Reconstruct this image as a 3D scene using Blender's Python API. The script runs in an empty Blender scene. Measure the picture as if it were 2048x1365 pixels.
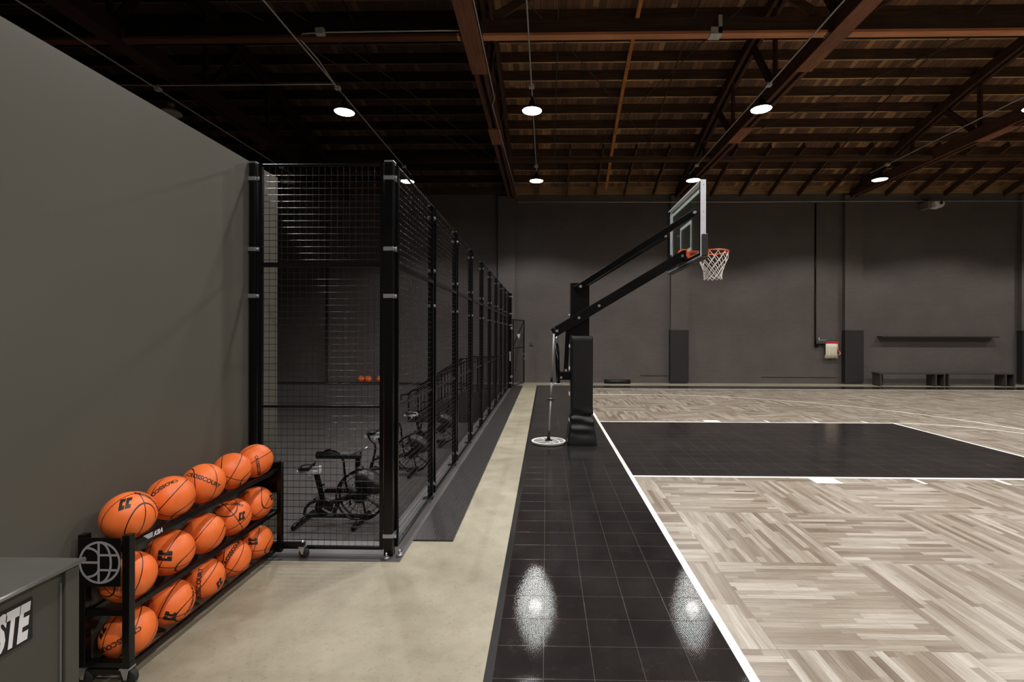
import bpy, bmesh, math, random
from mathutils import Vector, Matrix, Euler, Quaternion
random.seed(7)
PI = math.pi
scn = bpy.context.scene
COL = scn.collection

# ------------------------------------------------------------------ camera, world, exposure
F_PX = 969.0
cam_d = bpy.data.cameras.new('camera')
cam = bpy.data.objects.new('camera', cam_d); COL.objects.link(cam); scn.camera = cam
cam_d.sensor_width = 36.0; cam_d.sensor_fit = 'HORIZONTAL'
cam_d.lens = F_PX / 2048 * 36
cam_d.shift_x = -(1073 - 1024) / 2048
cam_d.shift_y = -(682.5 - 669) / 2048
cam_d.clip_start = 0.05; cam_d.clip_end = 200
CAMZ = 1.707
YAW = 0.0195
cam.matrix_world = (Matrix.Translation((0, 0, CAMZ)) @ Matrix.Rotation(YAW, 4, 'Z')
                    @ Matrix.Rotation(PI / 2, 4, 'X') @ Matrix.Rotation(0.0022, 4, 'Z'))
CAMP = Vector((0, 0, CAMZ))

world = bpy.data.worlds.new('world'); scn.world = world; world.use_nodes = True
world.node_tree.nodes['Background'].inputs[0].default_value = (0.9, 0.95, 1.0, 1)
world.node_tree.nodes['Background'].inputs[1].default_value = 0.0
scn.view_settings.view_transform = 'Standard'
scn.view_settings.look = 'None'
scn.view_settings.gamma = 1.0
scn.view_settings.use_curve_mapping = False
scn.view_settings.exposure = 0.0
LAMP_W = 318.0
scn.cycles.max_bounces = 8
scn.cycles.diffuse_bounces = 5
scn.cycles.sample_clamp_indirect = 6.0

# ------------------------------------------------------------------ node helpers
def srgb(r, g, b):
    f = lambda c: (c / 255 / 12.92) if c / 255 <= 0.04045 else ((c / 255 + 0.055) / 1.055) ** 2.4
    return (f(r), f(g), f(b), 1.0)

class NT:
    def __init__(s, name):
        s.m = bpy.data.materials.new(name); s.m.use_nodes = True
        s.t = s.m.node_tree; s.p = s.t.nodes['Principled BSDF']
        s.out = s.t.nodes['Material Output']
    def n(s, kind, **kw):
        nd = s.t.nodes.new(kind)
        for k, v in kw.items(): setattr(nd, k, v)
        return nd
    def l(s, a, b): s.t.links.new(a, b)
    def set(s, nd, key, v):
        if isinstance(v, bpy.types.NodeSocket): s.l(v, nd.inputs[key])
        else: nd.inputs[key].default_value = v
    def math(s, op, a, b=None, c=None, clamp=False):
        nd = s.n('ShaderNodeMath', operation=op); nd.use_clamp = clamp
        s.set(nd, 0, a)
        if b is not None: s.set(nd, 1, b)
        if c is not None: s.set(nd, 2, c)
        return nd.outputs[0]
    def pos(s):
        g = s.n('ShaderNodeNewGeometry'); x = s.n('ShaderNodeSeparateXYZ')
        s.l(g.outputs['Position'], x.inputs[0]); return x.outputs, g.outputs['Position']
    def obj(s):
        g = s.n('ShaderNodeTexCoord'); x = s.n('ShaderNodeSeparateXYZ')
        s.l(g.outputs['Object'], x.inputs[0]); return x.outputs, g.outputs['Object']
    def comb(s, x, y, z):
        c = s.n('ShaderNodeCombineXYZ')
        s.set(c, 0, x); s.set(c, 1, y); s.set(c, 2, z); return c.outputs[0]
    def mix(s, f, a, b, kind='MIX'):
        nd = s.n('ShaderNodeMix', data_type='RGBA', blend_type=kind)
        s.set(nd, 0, f); s.set(nd, 6, a); s.set(nd, 7, b); return nd.outputs[2]
    def ramp(s, f, stops):
        nd = s.n('ShaderNodeValToRGB'); cr = nd.color_ramp
        while len(cr.elements) < len(stops): cr.elements.new(0.5)
        for e, (p, c) in zip(cr.elements, stops): e.position = p; e.color = c
        s.set(nd, 0, f); return nd.outputs[0]
    def noise(s, vec, scale, detail=3.0, rough=0.5, dim='3D'):
        nd = s.n('ShaderNodeTexNoise', noise_dimensions=dim)
        if vec is not None: s.l(vec, nd.inputs['Vector'])
        nd.inputs['Scale'].default_value = scale; nd.inputs['Detail'].default_value = detail
        nd.inputs['Roughness'].default_value = rough
        return nd.outputs[0]
    def white(s, vec):
        nd = s.n('ShaderNodeTexWhiteNoise', noise_dimensions='3D'); s.l(vec, nd.inputs['Vector']); return nd.outputs[0]
    def bump(s, h, strength=0.3, dist=0.002):
        nd = s.n('ShaderNodeBump'); s.set(nd, 'Height', h)
        nd.inputs['Strength'].default_value = strength; nd.inputs['Distance'].default_value = dist
        s.l(nd.outputs[0], s.p.inputs['Normal'])
    def base(s, c): s.set(s.p, 'Base Color', c)
    def rough(s, r): s.set(s.p, 'Roughness', r)

def simple(name, rgb, rough=0.5, metal=0.0, noise=0.0, nscale=8.0, spec=0.5, bump=0.0, bscale=60, coat=0):
    t = NT(name); t.p.inputs['Metallic'].default_value = metal; t.rough(rough)
    t.p.inputs['Specular IOR Level'].default_value = spec
    c = srgb(*rgb)
    if coat: t.p.inputs['Coat Weight'].default_value = coat; t.p.inputs['Coat Roughness'].default_value = 0.1
    _, P = t.obj()
    n = t.noise(P, nscale)
    k = max(noise, 0.06)
    dk = tuple(v * (1 - k) for v in c[:3]) + (1,); lt = tuple(min(1, v * (1 + k)) for v in c[:3]) + (1,)
    t.base(t.ramp(n, [(0.3, dk), (0.7, lt)]))
    if bump: t.bump(t.noise(P, bscale), bump, 0.002)
    return t.m

M = {}
M['black_steel'] = simple('black_steel', (6, 6, 7), 0.24, 0, 0.1, spec=0.35)
M['black_wire'] = simple('black_wire', (9, 9, 10), 0.26, 0.0, spec=0.85)
M['black_matte'] = simple('black_matte', (15, 14, 14), 0.6)
M['black_vinyl'] = simple('black_vinyl', (15, 14, 14), 0.4, 0, 0.1, spec=0.45, bump=0.15, bscale=300)
M['pad_grey'] = simple('pad_grey', (29, 26, 26), 0.6, bump=0.1)
M['zinc'] = simple('zinc', (186, 188, 194), 0.28, 0.85, 0.1)
M['conduit'] = simple('conduit', (190, 186, 178), 0.45, 0.25, 0.1)
M['alu'] = simple('alu', (215, 215, 222), 0.45, 0.2, 0.05)
M['white_paint'] = simple('white_paint', (236, 234, 230), 0.45, 0, 0.04)
M['white_plastic'] = simple('white_plastic', (235, 230, 226), 0.45, 0, 0.05)
M['grey_plastic'] = simple('grey_plastic', (120, 114, 106), 0.5)
M['lettering_black'] = simple('lettering_black', (26, 20, 18), 0.5)
M['lettering_white'] = simple('lettering_white', (215, 213, 215), 0.5)
M['logo_grey'] = simple('logo_grey', (150, 148, 150), 0.45)
M['orange_paint'] = simple('orange_paint', (244, 92, 28), 0.35)
M['red_plastic'] = simple('red_plastic', (190, 40, 28), 0.4)
M['net'] = simple('net', (248, 242, 238), 0.8)
M['mop_white'] = simple('mop_white', (225, 218, 198), 0.9, 0, 0.15, nscale=60)
M['bin_grey'] = simple('bin_grey', (66, 63, 56), 0.5, 0, 0.08)
M['bin_top'] = simple('bin_top', (92, 90, 86), 0.35, 0.2, 0.08)
M['alu_trim'] = simple('alu_trim', (165, 163, 160), 0.3, 0.8)
M['rubber'] = simple('rubber', (30, 29, 29), 0.7)
M['disc_grey'] = simple('disc_grey', (132, 132, 130), 0.4)
M['pole_grey'] = simple('pole_grey', (158, 156, 156), 0.4, 0.3)
M['foam'] = simple('foam', (14, 14, 14), 0.45)
M['iron_old'] = simple('iron_old', (62, 52, 44), 0.6)
M['fan_grey'] = simple('fan_grey', (36, 35, 35), 0.35, 0.3)
M['bench_wood'] = simple('bench_wood', (58, 54, 52), 0.55)
M['saw_blue'] = simple('band_steel', (140, 150, 175), 0.3, 0.8)

# emissive lens
t = NT('lamp_lens'); t.p.inputs['Emission Color'].default_value = (1, 0.97, 0.93, 1)
t.p.inputs['Emission Strength'].default_value = 24.0; t.base((0.8, 0.8, 0.8, 1)); M['lens'] = t.m
M['lens_off'] = simple('lens_off', (150, 145, 135), 0.5)

# painted partition wall
t = NT('partition_paint'); X, P = t.pos()
n = t.noise(P, 0.7, 2); n2 = t.noise(P, 9, 3)
c = t.ramp(n, [(0.3, srgb(80, 77, 69)), (0.7, srgb(87, 84, 76))])
t.base(c); t.rough(0.55); t.p.inputs['Specular IOR Level'].default_value = 0.3; t.bump(t.noise(P, 60, 4), 0.08, 0.001); M['partition'] = t.m

# painted brick
t = NT('painted_brick'); X, P = t.pos()
v = t.comb(t.math('ADD', X[0], X[1]), X[2], 0.0)
br = t.n('ShaderNodeTexBrick'); t.l(v, br.inputs['Vector'])
br.inputs['Scale'].default_value = 1.0; br.inputs['Brick Width'].default_value = 0.215; br.inputs['Row Height'].default_value = 0.075
br.inputs['Mortar Size'].default_value = 0.009; br.inputs['Mortar Smooth'].default_value = 0.3
br.inputs['Color1'].default_value = (0.3, 0.3, 0.3, 1); br.inputs['Color2'].default_value = (1, 1, 1, 1); br.inputs['Mortar'].default_value = (0.5, 0.5, 0.5, 1)
nn = t.noise(P, 1.2, 4); nf = t.noise(P, 18, 4)
k = t.ramp(nn, [(0.3, srgb(86, 79, 76)), (0.7, srgb(94, 87, 84))])
bw = t.mix(0.07, k, br.outputs['Color'], 'SOFT_LIGHT')
c = t.mix(t.math('MULTIPLY', br.outputs['Fac'], 0.07), bw, srgb(62, 57, 54))
sn = t.noise(t.comb(t.math('MULTIPLY', t.math('ADD', X[0], X[1]), 1.6), t.math('MULTIPLY', X[2], 34.0), 0.0), 1.0, 4, 0.6)
c = t.mix(0.55, c, t.ramp(sn, [(0.3, (0.84, 0.83, 0.82, 1)), (0.68, (1, 1, 1, 1))]), 'MULTIPLY')
t.base(c); t.rough(0.5); t.p.inputs['Specular IOR Level'].default_value = 0.4
hh = t.math('ADD', t.math('MULTIPLY', t.math('SUBTRACT', 1.0, br.outputs['Fac']), 1.0), t.math('MULTIPLY', nf, 0.6))
t.bump(t.math('ADD', t.math('MULTIPLY', hh, 0.6), sn), 0.32, 0.006); M['brick'] = t.m

# concrete
t = NT('concrete'); X, P = t.pos()
n1 = t.noise(P, 0.9, 6, 0.62); n2 = t.noise(P, 5.5, 6, 0.7); n3 = t.noise(P, 45, 4, 0.7)
a = t.ramp(n1, [(0.32, srgb(148, 141, 122)), (0.5, srgb(163, 156, 137)), (0.7, srgb(175, 168, 149))])
b = t.ramp(n2, [(0.34, srgb(196, 189, 176)), (0.5, srgb(228, 223, 214)), (0.68, srgb(246, 244, 240))])
c = t.mix(0.5, a, b, 'MULTIPLY')
sp = t.ramp(n3, [(0.30, (0.55, 0.53, 0.49, 1)), (0.44, (1, 1, 1, 1))])
c = t.mix(0.5, c, sp, 'MULTIPLY')
sv = t.n('ShaderNodeTexVoronoi', feature='DISTANCE_TO_EDGE'); 
wv = t.n('ShaderNodeVectorMath', operation='ADD'); t.l(P, wv.inputs[0])
wn = t.n('ShaderNodeTexNoise'); wn.inputs['Scale'].default_value = 2.0; wn.inputs['Detail'].default_value = 5; t.l(P, wn.inputs['Vector'])
t.l(wn.outputs['Color'], wv.inputs[1]); t.l(wv.outputs[0], sv.inputs['Vector']); sv.inputs['Scale'].default_value = 0.75
cr = t.ramp(sv.outputs[0], [(0.0, (0.62, 0.6, 0.56, 1)), (0.004, (1, 1, 1, 1))])
c = t.mix(0.18, c, cr, 'MULTIPLY')
t.base(c); t.rough(t.ramp(n2, [(0.3, (0.38,) * 3 + (1,)), (0.7, (0.55,) * 3 + (1,))])); t.bump(n3, 0.08, 0.002); M['concrete'] = t.m

M['dark_floor_paint'] = simple('dark_floor_paint', (74, 70, 69), 0.5, 0, 0.2, nscale=5)
M['lit_grey_floor_paint'] = simple('lit_grey_floor_paint', (112, 107, 109), 0.5, 0, 0.15, nscale=3)  # grey paint with the lamplight on the inner ledge put into its colour
M['pit_wall_paint'] = simple('pit_wall_paint', (88, 86, 86), 0.6, 0, 0.08, nscale=1.5)
M['black_paint'] = simple('black_paint', (26, 24, 23), 0.6)
# rubber pit floor
t = NT('rubber_floor'); X, P = t.pos()
n = t.noise(P, 120, 3, 0.8); n2 = t.noise(P, 1.0, 3)
c = t.ramp(n2, [(0.3, srgb(64, 60, 59)), (0.7, srgb(76, 71, 69))])
c = t.mix(0.4, c, t.ramp(n, [(0.3, (0.6, 0.6, 0.6, 1)), (0.65, (1, 1, 1, 1))]), 'MULTIPLY')
t.base(c); t.rough(0.75); M['rubber_floor'] = t.m

# diamond plate
t = NT('diamond_plate'); X, P = t.pos()
S = 1 / 0.028
u = t.math('MULTIPLY', X[0], S); v = t.math('MULTIPLY', X[1], S)
fu = t.math('FRACT', u); fv = t.math('FRACT', v)
par = t.math('MODULO', t.math('ADD', t.math('FLOOR', u), t.math('FLOOR', v)), 2.0)
du = t.math('SUBTRACT', fu, 0.5); dv = t.math('SUBTRACT', fv, 0.5)
sg = t.math('SUBTRACT', t.math('MULTIPLY', par, 2.0), 1.0)
p = t.math('ADD', du, t.math('MULTIPLY', dv, sg)); q = t.math('SUBTRACT', du, t.math('MULTIPLY', dv, sg))
e = t.math('ADD', t.math('POWER', t.math('ABSOLUTE', t.math('DIVIDE', p, 0.62)), 2.0), t.math('POWER', t.math('ABSOLUTE', t.math('DIVIDE', q, 0.2)), 2.0))
h = t.math('SUBTRACT', 1.0, e, clamp=True)
t.base(t.mix(h, srgb(42, 39, 39), srgb(98, 92, 90))); t.rough(0.3); t.p.inputs['Specular IOR Level'].default_value = 0.6  # raised lozenges paler, their highlights put into the colour
t.bump(h, 1.0, 0.004); M['diamond'] = t.m

# --- court tiles
TILE = 0.254; BX = 1.007; BY = 2.397; SLAB = 1.016; WX = 1.261; WY = 2.651
def seam_mask(t, X, w):
    """1 on tile joints, 0 on the tile faces"""
    fx = t.math('FRACT', t.math('DIVIDE', t.math('SUBTRACT', X[0], BX - 254), TILE))
    fy = t.math('FRACT', t.math('DIVIDE', t.math('SUBTRACT', X[1], BY - 254), TILE))
    ex = t.math('MULTIPLY', t.math('MINIMUM', fx, t.math('SUBTRACT', 1.0, fx)), TILE)
    ey = t.math('MULTIPLY', t.math('MINIMUM', fy, t.math('SUBTRACT', 1.0, fy)), TILE)
    mx = t.math('LESS_THAN', ex, w); my = t.math('LESS_THAN', ey, w)
    return mx, my
def dimples(t, X, period):
    a = t.math('SINE', t.math('MULTIPLY', X[0], 2 * PI / period)); b = t.math('SINE', t.math('MULTIPLY', X[1], 2 * PI / period))
    return t.math('MULTIPLY', t.math('ADD', t.math('MULTIPLY', a, b), 1.0), 0.5)

def relief(t, X, period, slope, edge):
    # staggered rows of small round pimples on an otherwise flat tile
    u = t.math('ADD', t.math('DIVIDE', X[0], period), t.math('DIVIDE', X[1], period * 1.4)); v_ = t.math('SUBTRACT', t.math('DIVIDE', X[0], period), t.math('DIVIDE', X[1], period * 1.4))
    du = t.math('SUBTRACT', t.math('FRACT', t.math('ADD', u, 4096.0)), 0.5); dv = t.math('SUBTRACT', t.math('FRACT', t.math('ADD', v_, 4096.0)), 0.5)
    px = t.math('ADD', du, dv); py = t.math('SUBTRACT', du, dv)
    r2 = t.math('ADD', t.math('MULTIPLY', px, px), t.math('MULTIPLY', py, py))
    m_ = t.math('LESS_THAN', r2, 0.64)
    gx = t.math('MULTIPLY', t.math('MULTIPLY', px, m_), slope / 0.8); gy = t.math('MULTIPLY', t.math('MULTIPLY', py, m_), slope / 0.8)
    w = 0.0022
    def lip(c, b):
        f = t.math('SUBTRACT', t.math('FRACT', t.math('ADD', t.math('DIVIDE', t.math('SUBTRACT', c, b - 254), TILE), 0.5)), 0.5)
        d = t.math('DIVIDE', t.math('MULTIPLY', f, TILE), w)
        return t.math('MULTIPLY', t.math('MULTIPLY', d, -edge), t.math('LESS_THAN', t.math('ABSOLUTE', d), 1.0))
    nx = t.math('ADD', gx, lip(X[0], BX)); ny = t.math('ADD', gy, lip(X[1], BY))
    v = t.n('ShaderNodeVectorMath', operation='NORMALIZE'); t.l(t.comb(nx, ny, 1.0), v.inputs[0])
    t.l(v.outputs[0], t.p.inputs['Normal'])
t = NT('black_court_tile'); X, P = t.pos()
mx, my = seam_mask(t, X, 0.0016)
n = t.noise(P, 1.7, 5, 0.65); n2 = t.noise(P, 7, 6, 0.75)
c = t.ramp(n, [(0.35, srgb(33, 30, 30)), (0.7, srgb(46, 42, 41))])
sc = t.ramp(n2, [(0.55, (0, 0, 0, 1)), (0.8, (1, 1, 1, 1))])
c = t.mix(t.math('MULTIPLY', sc, 0.35), c, srgb(74, 68, 65))
c = t.mix(t.math('MULTIPLY', t.math('MAXIMUM', mx, my), 0.5), c, srgb(112, 102, 92))  # light caught on the joints painted as paler lines
t.base(c)
t.rough(t.ramp(n2, [(0.3, (0.035,) * 3 + (1,)), (0.75, (0.055,) * 3 + (1,))])); t.p.inputs['Specular IOR Level'].default_value = 0.5
t.p.inputs['Specular IOR Level'].default_value = 0.36; relief(t, X, 0.0105, 0.041, 0.9); M['black_tile'] = t.m

t = NT('wood_look_tile'); X, P = t.pos()
bx = t.math('DIVIDE', t.math('SUBTRACT', X[0], WX - SLAB * 100), SLAB); by = t.math('DIVIDE', t.math('SUBTRACT', X[1], WY - SLAB * 100), SLAB)
par = t.math('MODULO', t.math('ADD', t.math('FLOOR', bx), t.math('FLOOR', by)), 2.0)   # block (100,101) -> planks along Y
# coordinates across and along the strips
def sel(a, b): return t.math('ADD', t.math('MULTIPLY', a, par), t.math('MULTIPLY', b, t.math('SUBTRACT', 1.0, par)))
ax = t.math('SUBTRACT', X[0], WX - SLAB * 100); ay = t.math('SUBTRACT', X[1], WY - SLAB * 100)
across = sel(ax, ay); along = sel(ay, ax)
SW = TILE / 5
si = t.math('FLOOR', t.math('DIVIDE', across, SW)); sf = t.math('FRACT', t.math('DIVIDE', across, SW))
bid = t.comb(t.math('FLOOR', bx), t.math('FLOOR', by), si)
off = t.white(bid)
seg = t.math('DIVIDE', t.math('ADD', along, t.math('MULTIPLY', off, 3.0)), 0.55)
segi = t.math('FLOOR', seg); segf = t.math('FRACT', seg)
seed = t.comb(si, t.math('ADD', segi, t.math('MULTIPLY', t.math('FLOOR', by), 31.7)), t.math('MULTIPLY', t.math('FLOOR', bx), 17.3))
rv = t.white(seed)
base = t.ramp(rv, [(0.0, srgb(122, 107, 91)), (0.22, srgb(139, 126, 110)), (0.5, srgb(155, 144, 129)), (0.8, srgb(167, 158, 145)), (1.0, srgb(184, 177, 167))])
gv = t.comb(t.math('MULTIPLY', across, 90.0), t.math('MULTIPLY', along, 4.5), t.math('MULTIPLY', rv, 40.0))
g1 = t.noise(gv, 1.0, 5, 0.6)
gv2 = t.comb(t.math('MULTIPLY', across, 22.0), t.math('MULTIPLY', along, 2.2), t.math('MULTIPLY', rv, 90.0))
g2 = t.noise(gv2, 1.0, 4, 0.6)
c = t.mix(0.8, base, t.ramp(g1, [(0.3, (0.66, 0.62, 0.58, 1)), (0.6, (1, 1, 1, 1))]), 'MULTIPLY')
c = t.mix(0.75, c, t.ramp(g2, [(0.32, (0.66, 0.62, 0.58, 1)), (0.55, (1, 1, 1, 1))]), 'MULTIPLY')
edge = t.math('LESS_THAN', t.math('MINIMUM', sf, t.math('SUBTRACT', 1.0, sf)), 0.02)
c = t.mix(t.math('MULTIPLY', edge, 0.25), c, srgb(112, 98, 84))
mx, my = seam_mask(t, X, 0.0015)
# joints along the strips are dark, those across them pale and thin
dark_j = sel(mx, my); thin_j = sel(my, mx)
c = t.mix(t.math('MULTIPLY', dark_j, 0.9), c, srgb(74, 62, 52))
c = t.mix(t.math('MULTIPLY', thin_j, 0.4), c, srgb(100, 88, 76))
t.base(c); t.rough(0.33); t.p.inputs['Specular IOR Level'].default_value = 0.55
relief(t, X, 0.0105, 0.03, 0.25); M['wood_tile'] = t.m

t = NT('line_paint'); X, P = t.pos(); n = t.noise(P, 14, 4)
t.base(t.ramp(n, [(0.2, srgb(225, 222, 218)), (0.5, srgb(243, 241, 238))])); t.rough(0.35); M['line'] = t.m

# timber
def timber(name, dark, light, axis, scale=1.0, rough=0.75):
    t = NT(name); X, P = t.pos()
    k = [26, 26, 26]; k[axis] = 1.2
    v = t.comb(t.math('MULTIPLY', X[0], k[0] * scale), t.math('MULTIPLY', X[1], k[1] * scale), t.math('MULTIPLY', X[2], k[2] * scale))
    n = t.noise(v, 1.0, 5, 0.65); n2 = t.noise(P, 1.3, 4, 0.6)
    c = t.ramp(n, [(0.3, srgb(*dark)), (0.7, srgb(*light))])
    c = t.mix(0.6, c, t.ramp(n2, [(0.3, (0.55, 0.5, 0.47, 1)), (0.65, (1, 1, 1, 1))]), 'MULTIPLY')
    c = t.mix(t.math('LESS_THAN', X[0], -1.45), c, (0.20, 0.18, 0.17, 1), 'MULTIPLY')   # shade of the dim cage bays painted into the timber colour
    t.base(c); t.rough(rough); t.p.inputs['Specular IOR Level'].default_value = 0.25; t.bump(n, 0.35, 0.004)
    return t.m
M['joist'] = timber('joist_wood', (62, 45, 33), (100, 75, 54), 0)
M['beam'] = timber('beam_lit_wood', (188, 124, 86), (218, 152, 108), 0)
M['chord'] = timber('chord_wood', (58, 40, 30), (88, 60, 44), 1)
M['plank_y'] = timber('lit_plank_wood', (112, 74, 54), (146, 100, 74), 1)
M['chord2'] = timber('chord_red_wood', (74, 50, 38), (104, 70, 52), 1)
M['beam_shaded_x'] = timber('beam_shaded_wood', (56, 42, 33), (84, 64, 50), 0)
M['batten'] = timber('lit_edge_wood', (96, 72, 48), (250, 214, 156), 0, 0.6)  # pale tone standing in for light on the joist undersides
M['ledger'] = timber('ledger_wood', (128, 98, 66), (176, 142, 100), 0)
M['strip'] = timber('strip_wood', (160, 98, 48), (205, 140, 78), 1)
t = NT('roof_boards'); X, P = t.pos()
BW = 0.14
bi = t.math('FLOOR', t.math('DIVIDE', X[0], BW)); bf = t.math('FRACT', t.math('DIVIDE', X[0], BW))
o = t.white(t.comb(bi, 3.0, 5.0)); sg = t.math('FLOOR', t.math('ADD', t.math('DIVIDE', X[1], 2.4), t.math('MULTIPLY', o, 7.0)))
rv = t.white(t.comb(bi, sg, 2.0))
c = t.ramp(rv, [(0.0, srgb(92, 68, 50)), (0.5, srgb(122, 88, 62)), (0.85, srgb(140, 102, 70)), (1.0, srgb(190, 150, 106))])
gv = t.comb(t.math('MULTIPLY', X[0], 40.0), t.math('MULTIPLY', X[1], 2.5), rv)
c = t.mix(0.7, c, t.ramp(t.noise(gv, 1, 4), [(0.3, (0.5, 0.45, 0.42, 1)), (0.7, (1, 1, 1, 1))]), 'MULTIPLY')
c = t.mix(t.math('LESS_THAN', bf, 0.06), c, srgb(28, 20, 16))
c = t.mix(t.math('LESS_THAN', X[0], -1.22), c, (0.28, 0.25, 0.25, 1), 'MULTIPLY')  # gloom over the cage bays multiplied into the board colour
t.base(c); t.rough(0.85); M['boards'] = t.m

# basketball
t = NT('basketball_leather'); X, P = t.obj()
R = 0.12
def near0(a, w): return t.math('LESS_THAN', t.math('ABSOLUTE', a), w)
s1 = near0(X[0], 0.0025); s2 = near0(X[2], 0.0025)
e1 = t.math('POWER', t.math('DIVIDE', X[1], 0.094), 2.0); e2 = t.math('POWER', t.math('DIVIDE', X[2], 0.066), 2.0)
el = t.math('ABSOLUTE', t.math('SUBTRACT', t.math('SQRT', t.math('ADD', e1, e2)), 1.0))
s3 = t.math('LESS_THAN', el, 0.032)
seam = t.math('MAXIMUM', t.math('MAXIMUM', s1, s2), s3)
vo = t.n('ShaderNodeTexVoronoi'); t.l(P, vo.inputs['Vector']); vo.inputs['Scale'].default_value = 420
n = t.noise(P, 9, 3)
c = t.ramp(n, [(0.3, srgb(232, 107, 46)), (0.7, srgb(245, 121, 56))])
t.base(t.mix(seam, c, srgb(52, 26, 18))); t.rough(0.42); t.p.inputs['Specular IOR Level'].default_value = 0.45
hh = t.math('SUBTRACT', t.math('MULTIPLY', vo.outputs[0], 0.25), seam)
t.bump(hh, 0.7, 0.0015); M['ball'] = t.m

# glass
t = NT('board_glass')
tr = t.n('ShaderNodeBsdfTransparent'); tr.inputs[0].default_value = (0.96, 0.985, 0.975, 1)
gl = t.n('ShaderNodeBsdfGlossy'); gl.inputs['Roughness'].default_value = 0.03
fr = t.n('ShaderNodeFresnel'); fr.inputs[0].default_value = 1.5
nz = t.noise(None, 3, 5, 0.7)
df = t.n('ShaderNodeBsdfDiffuse'); df.inputs[0].default_value = srgb(150, 160, 155)
m0 = t.n('ShaderNodeMixShader'); t.set(m0, 0, t.math('MULTIPLY', t.math('SUBTRACT', nz, 0.35, clamp=True), 0.12)); t.l(tr.outputs[0], m0.inputs[1]); t.l(df.outputs[0], m0.inputs[2])
mx_ = t.n('ShaderNodeMixShader'); t.l(t.math('MULTIPLY', fr.outputs[0], 0.35), mx_.inputs[0]); t.l(m0.outputs[0], mx_.inputs[1]); t.l(gl.outputs[0], mx_.inputs[2])
t.l(mx_.outputs[0], t.out.inputs['Surface']); M['glass'] = t.m

# ------------------------------------------------------------------ mesh builder
def basis(d):
    d = d.normalized(); a = Vector((0, 0, 1)) if abs(d.z) < 0.95 else Vector((1, 0, 0))
    x = d.cross(a).normalized(); y = x.cross(d).normalized(); return x, y

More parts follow.
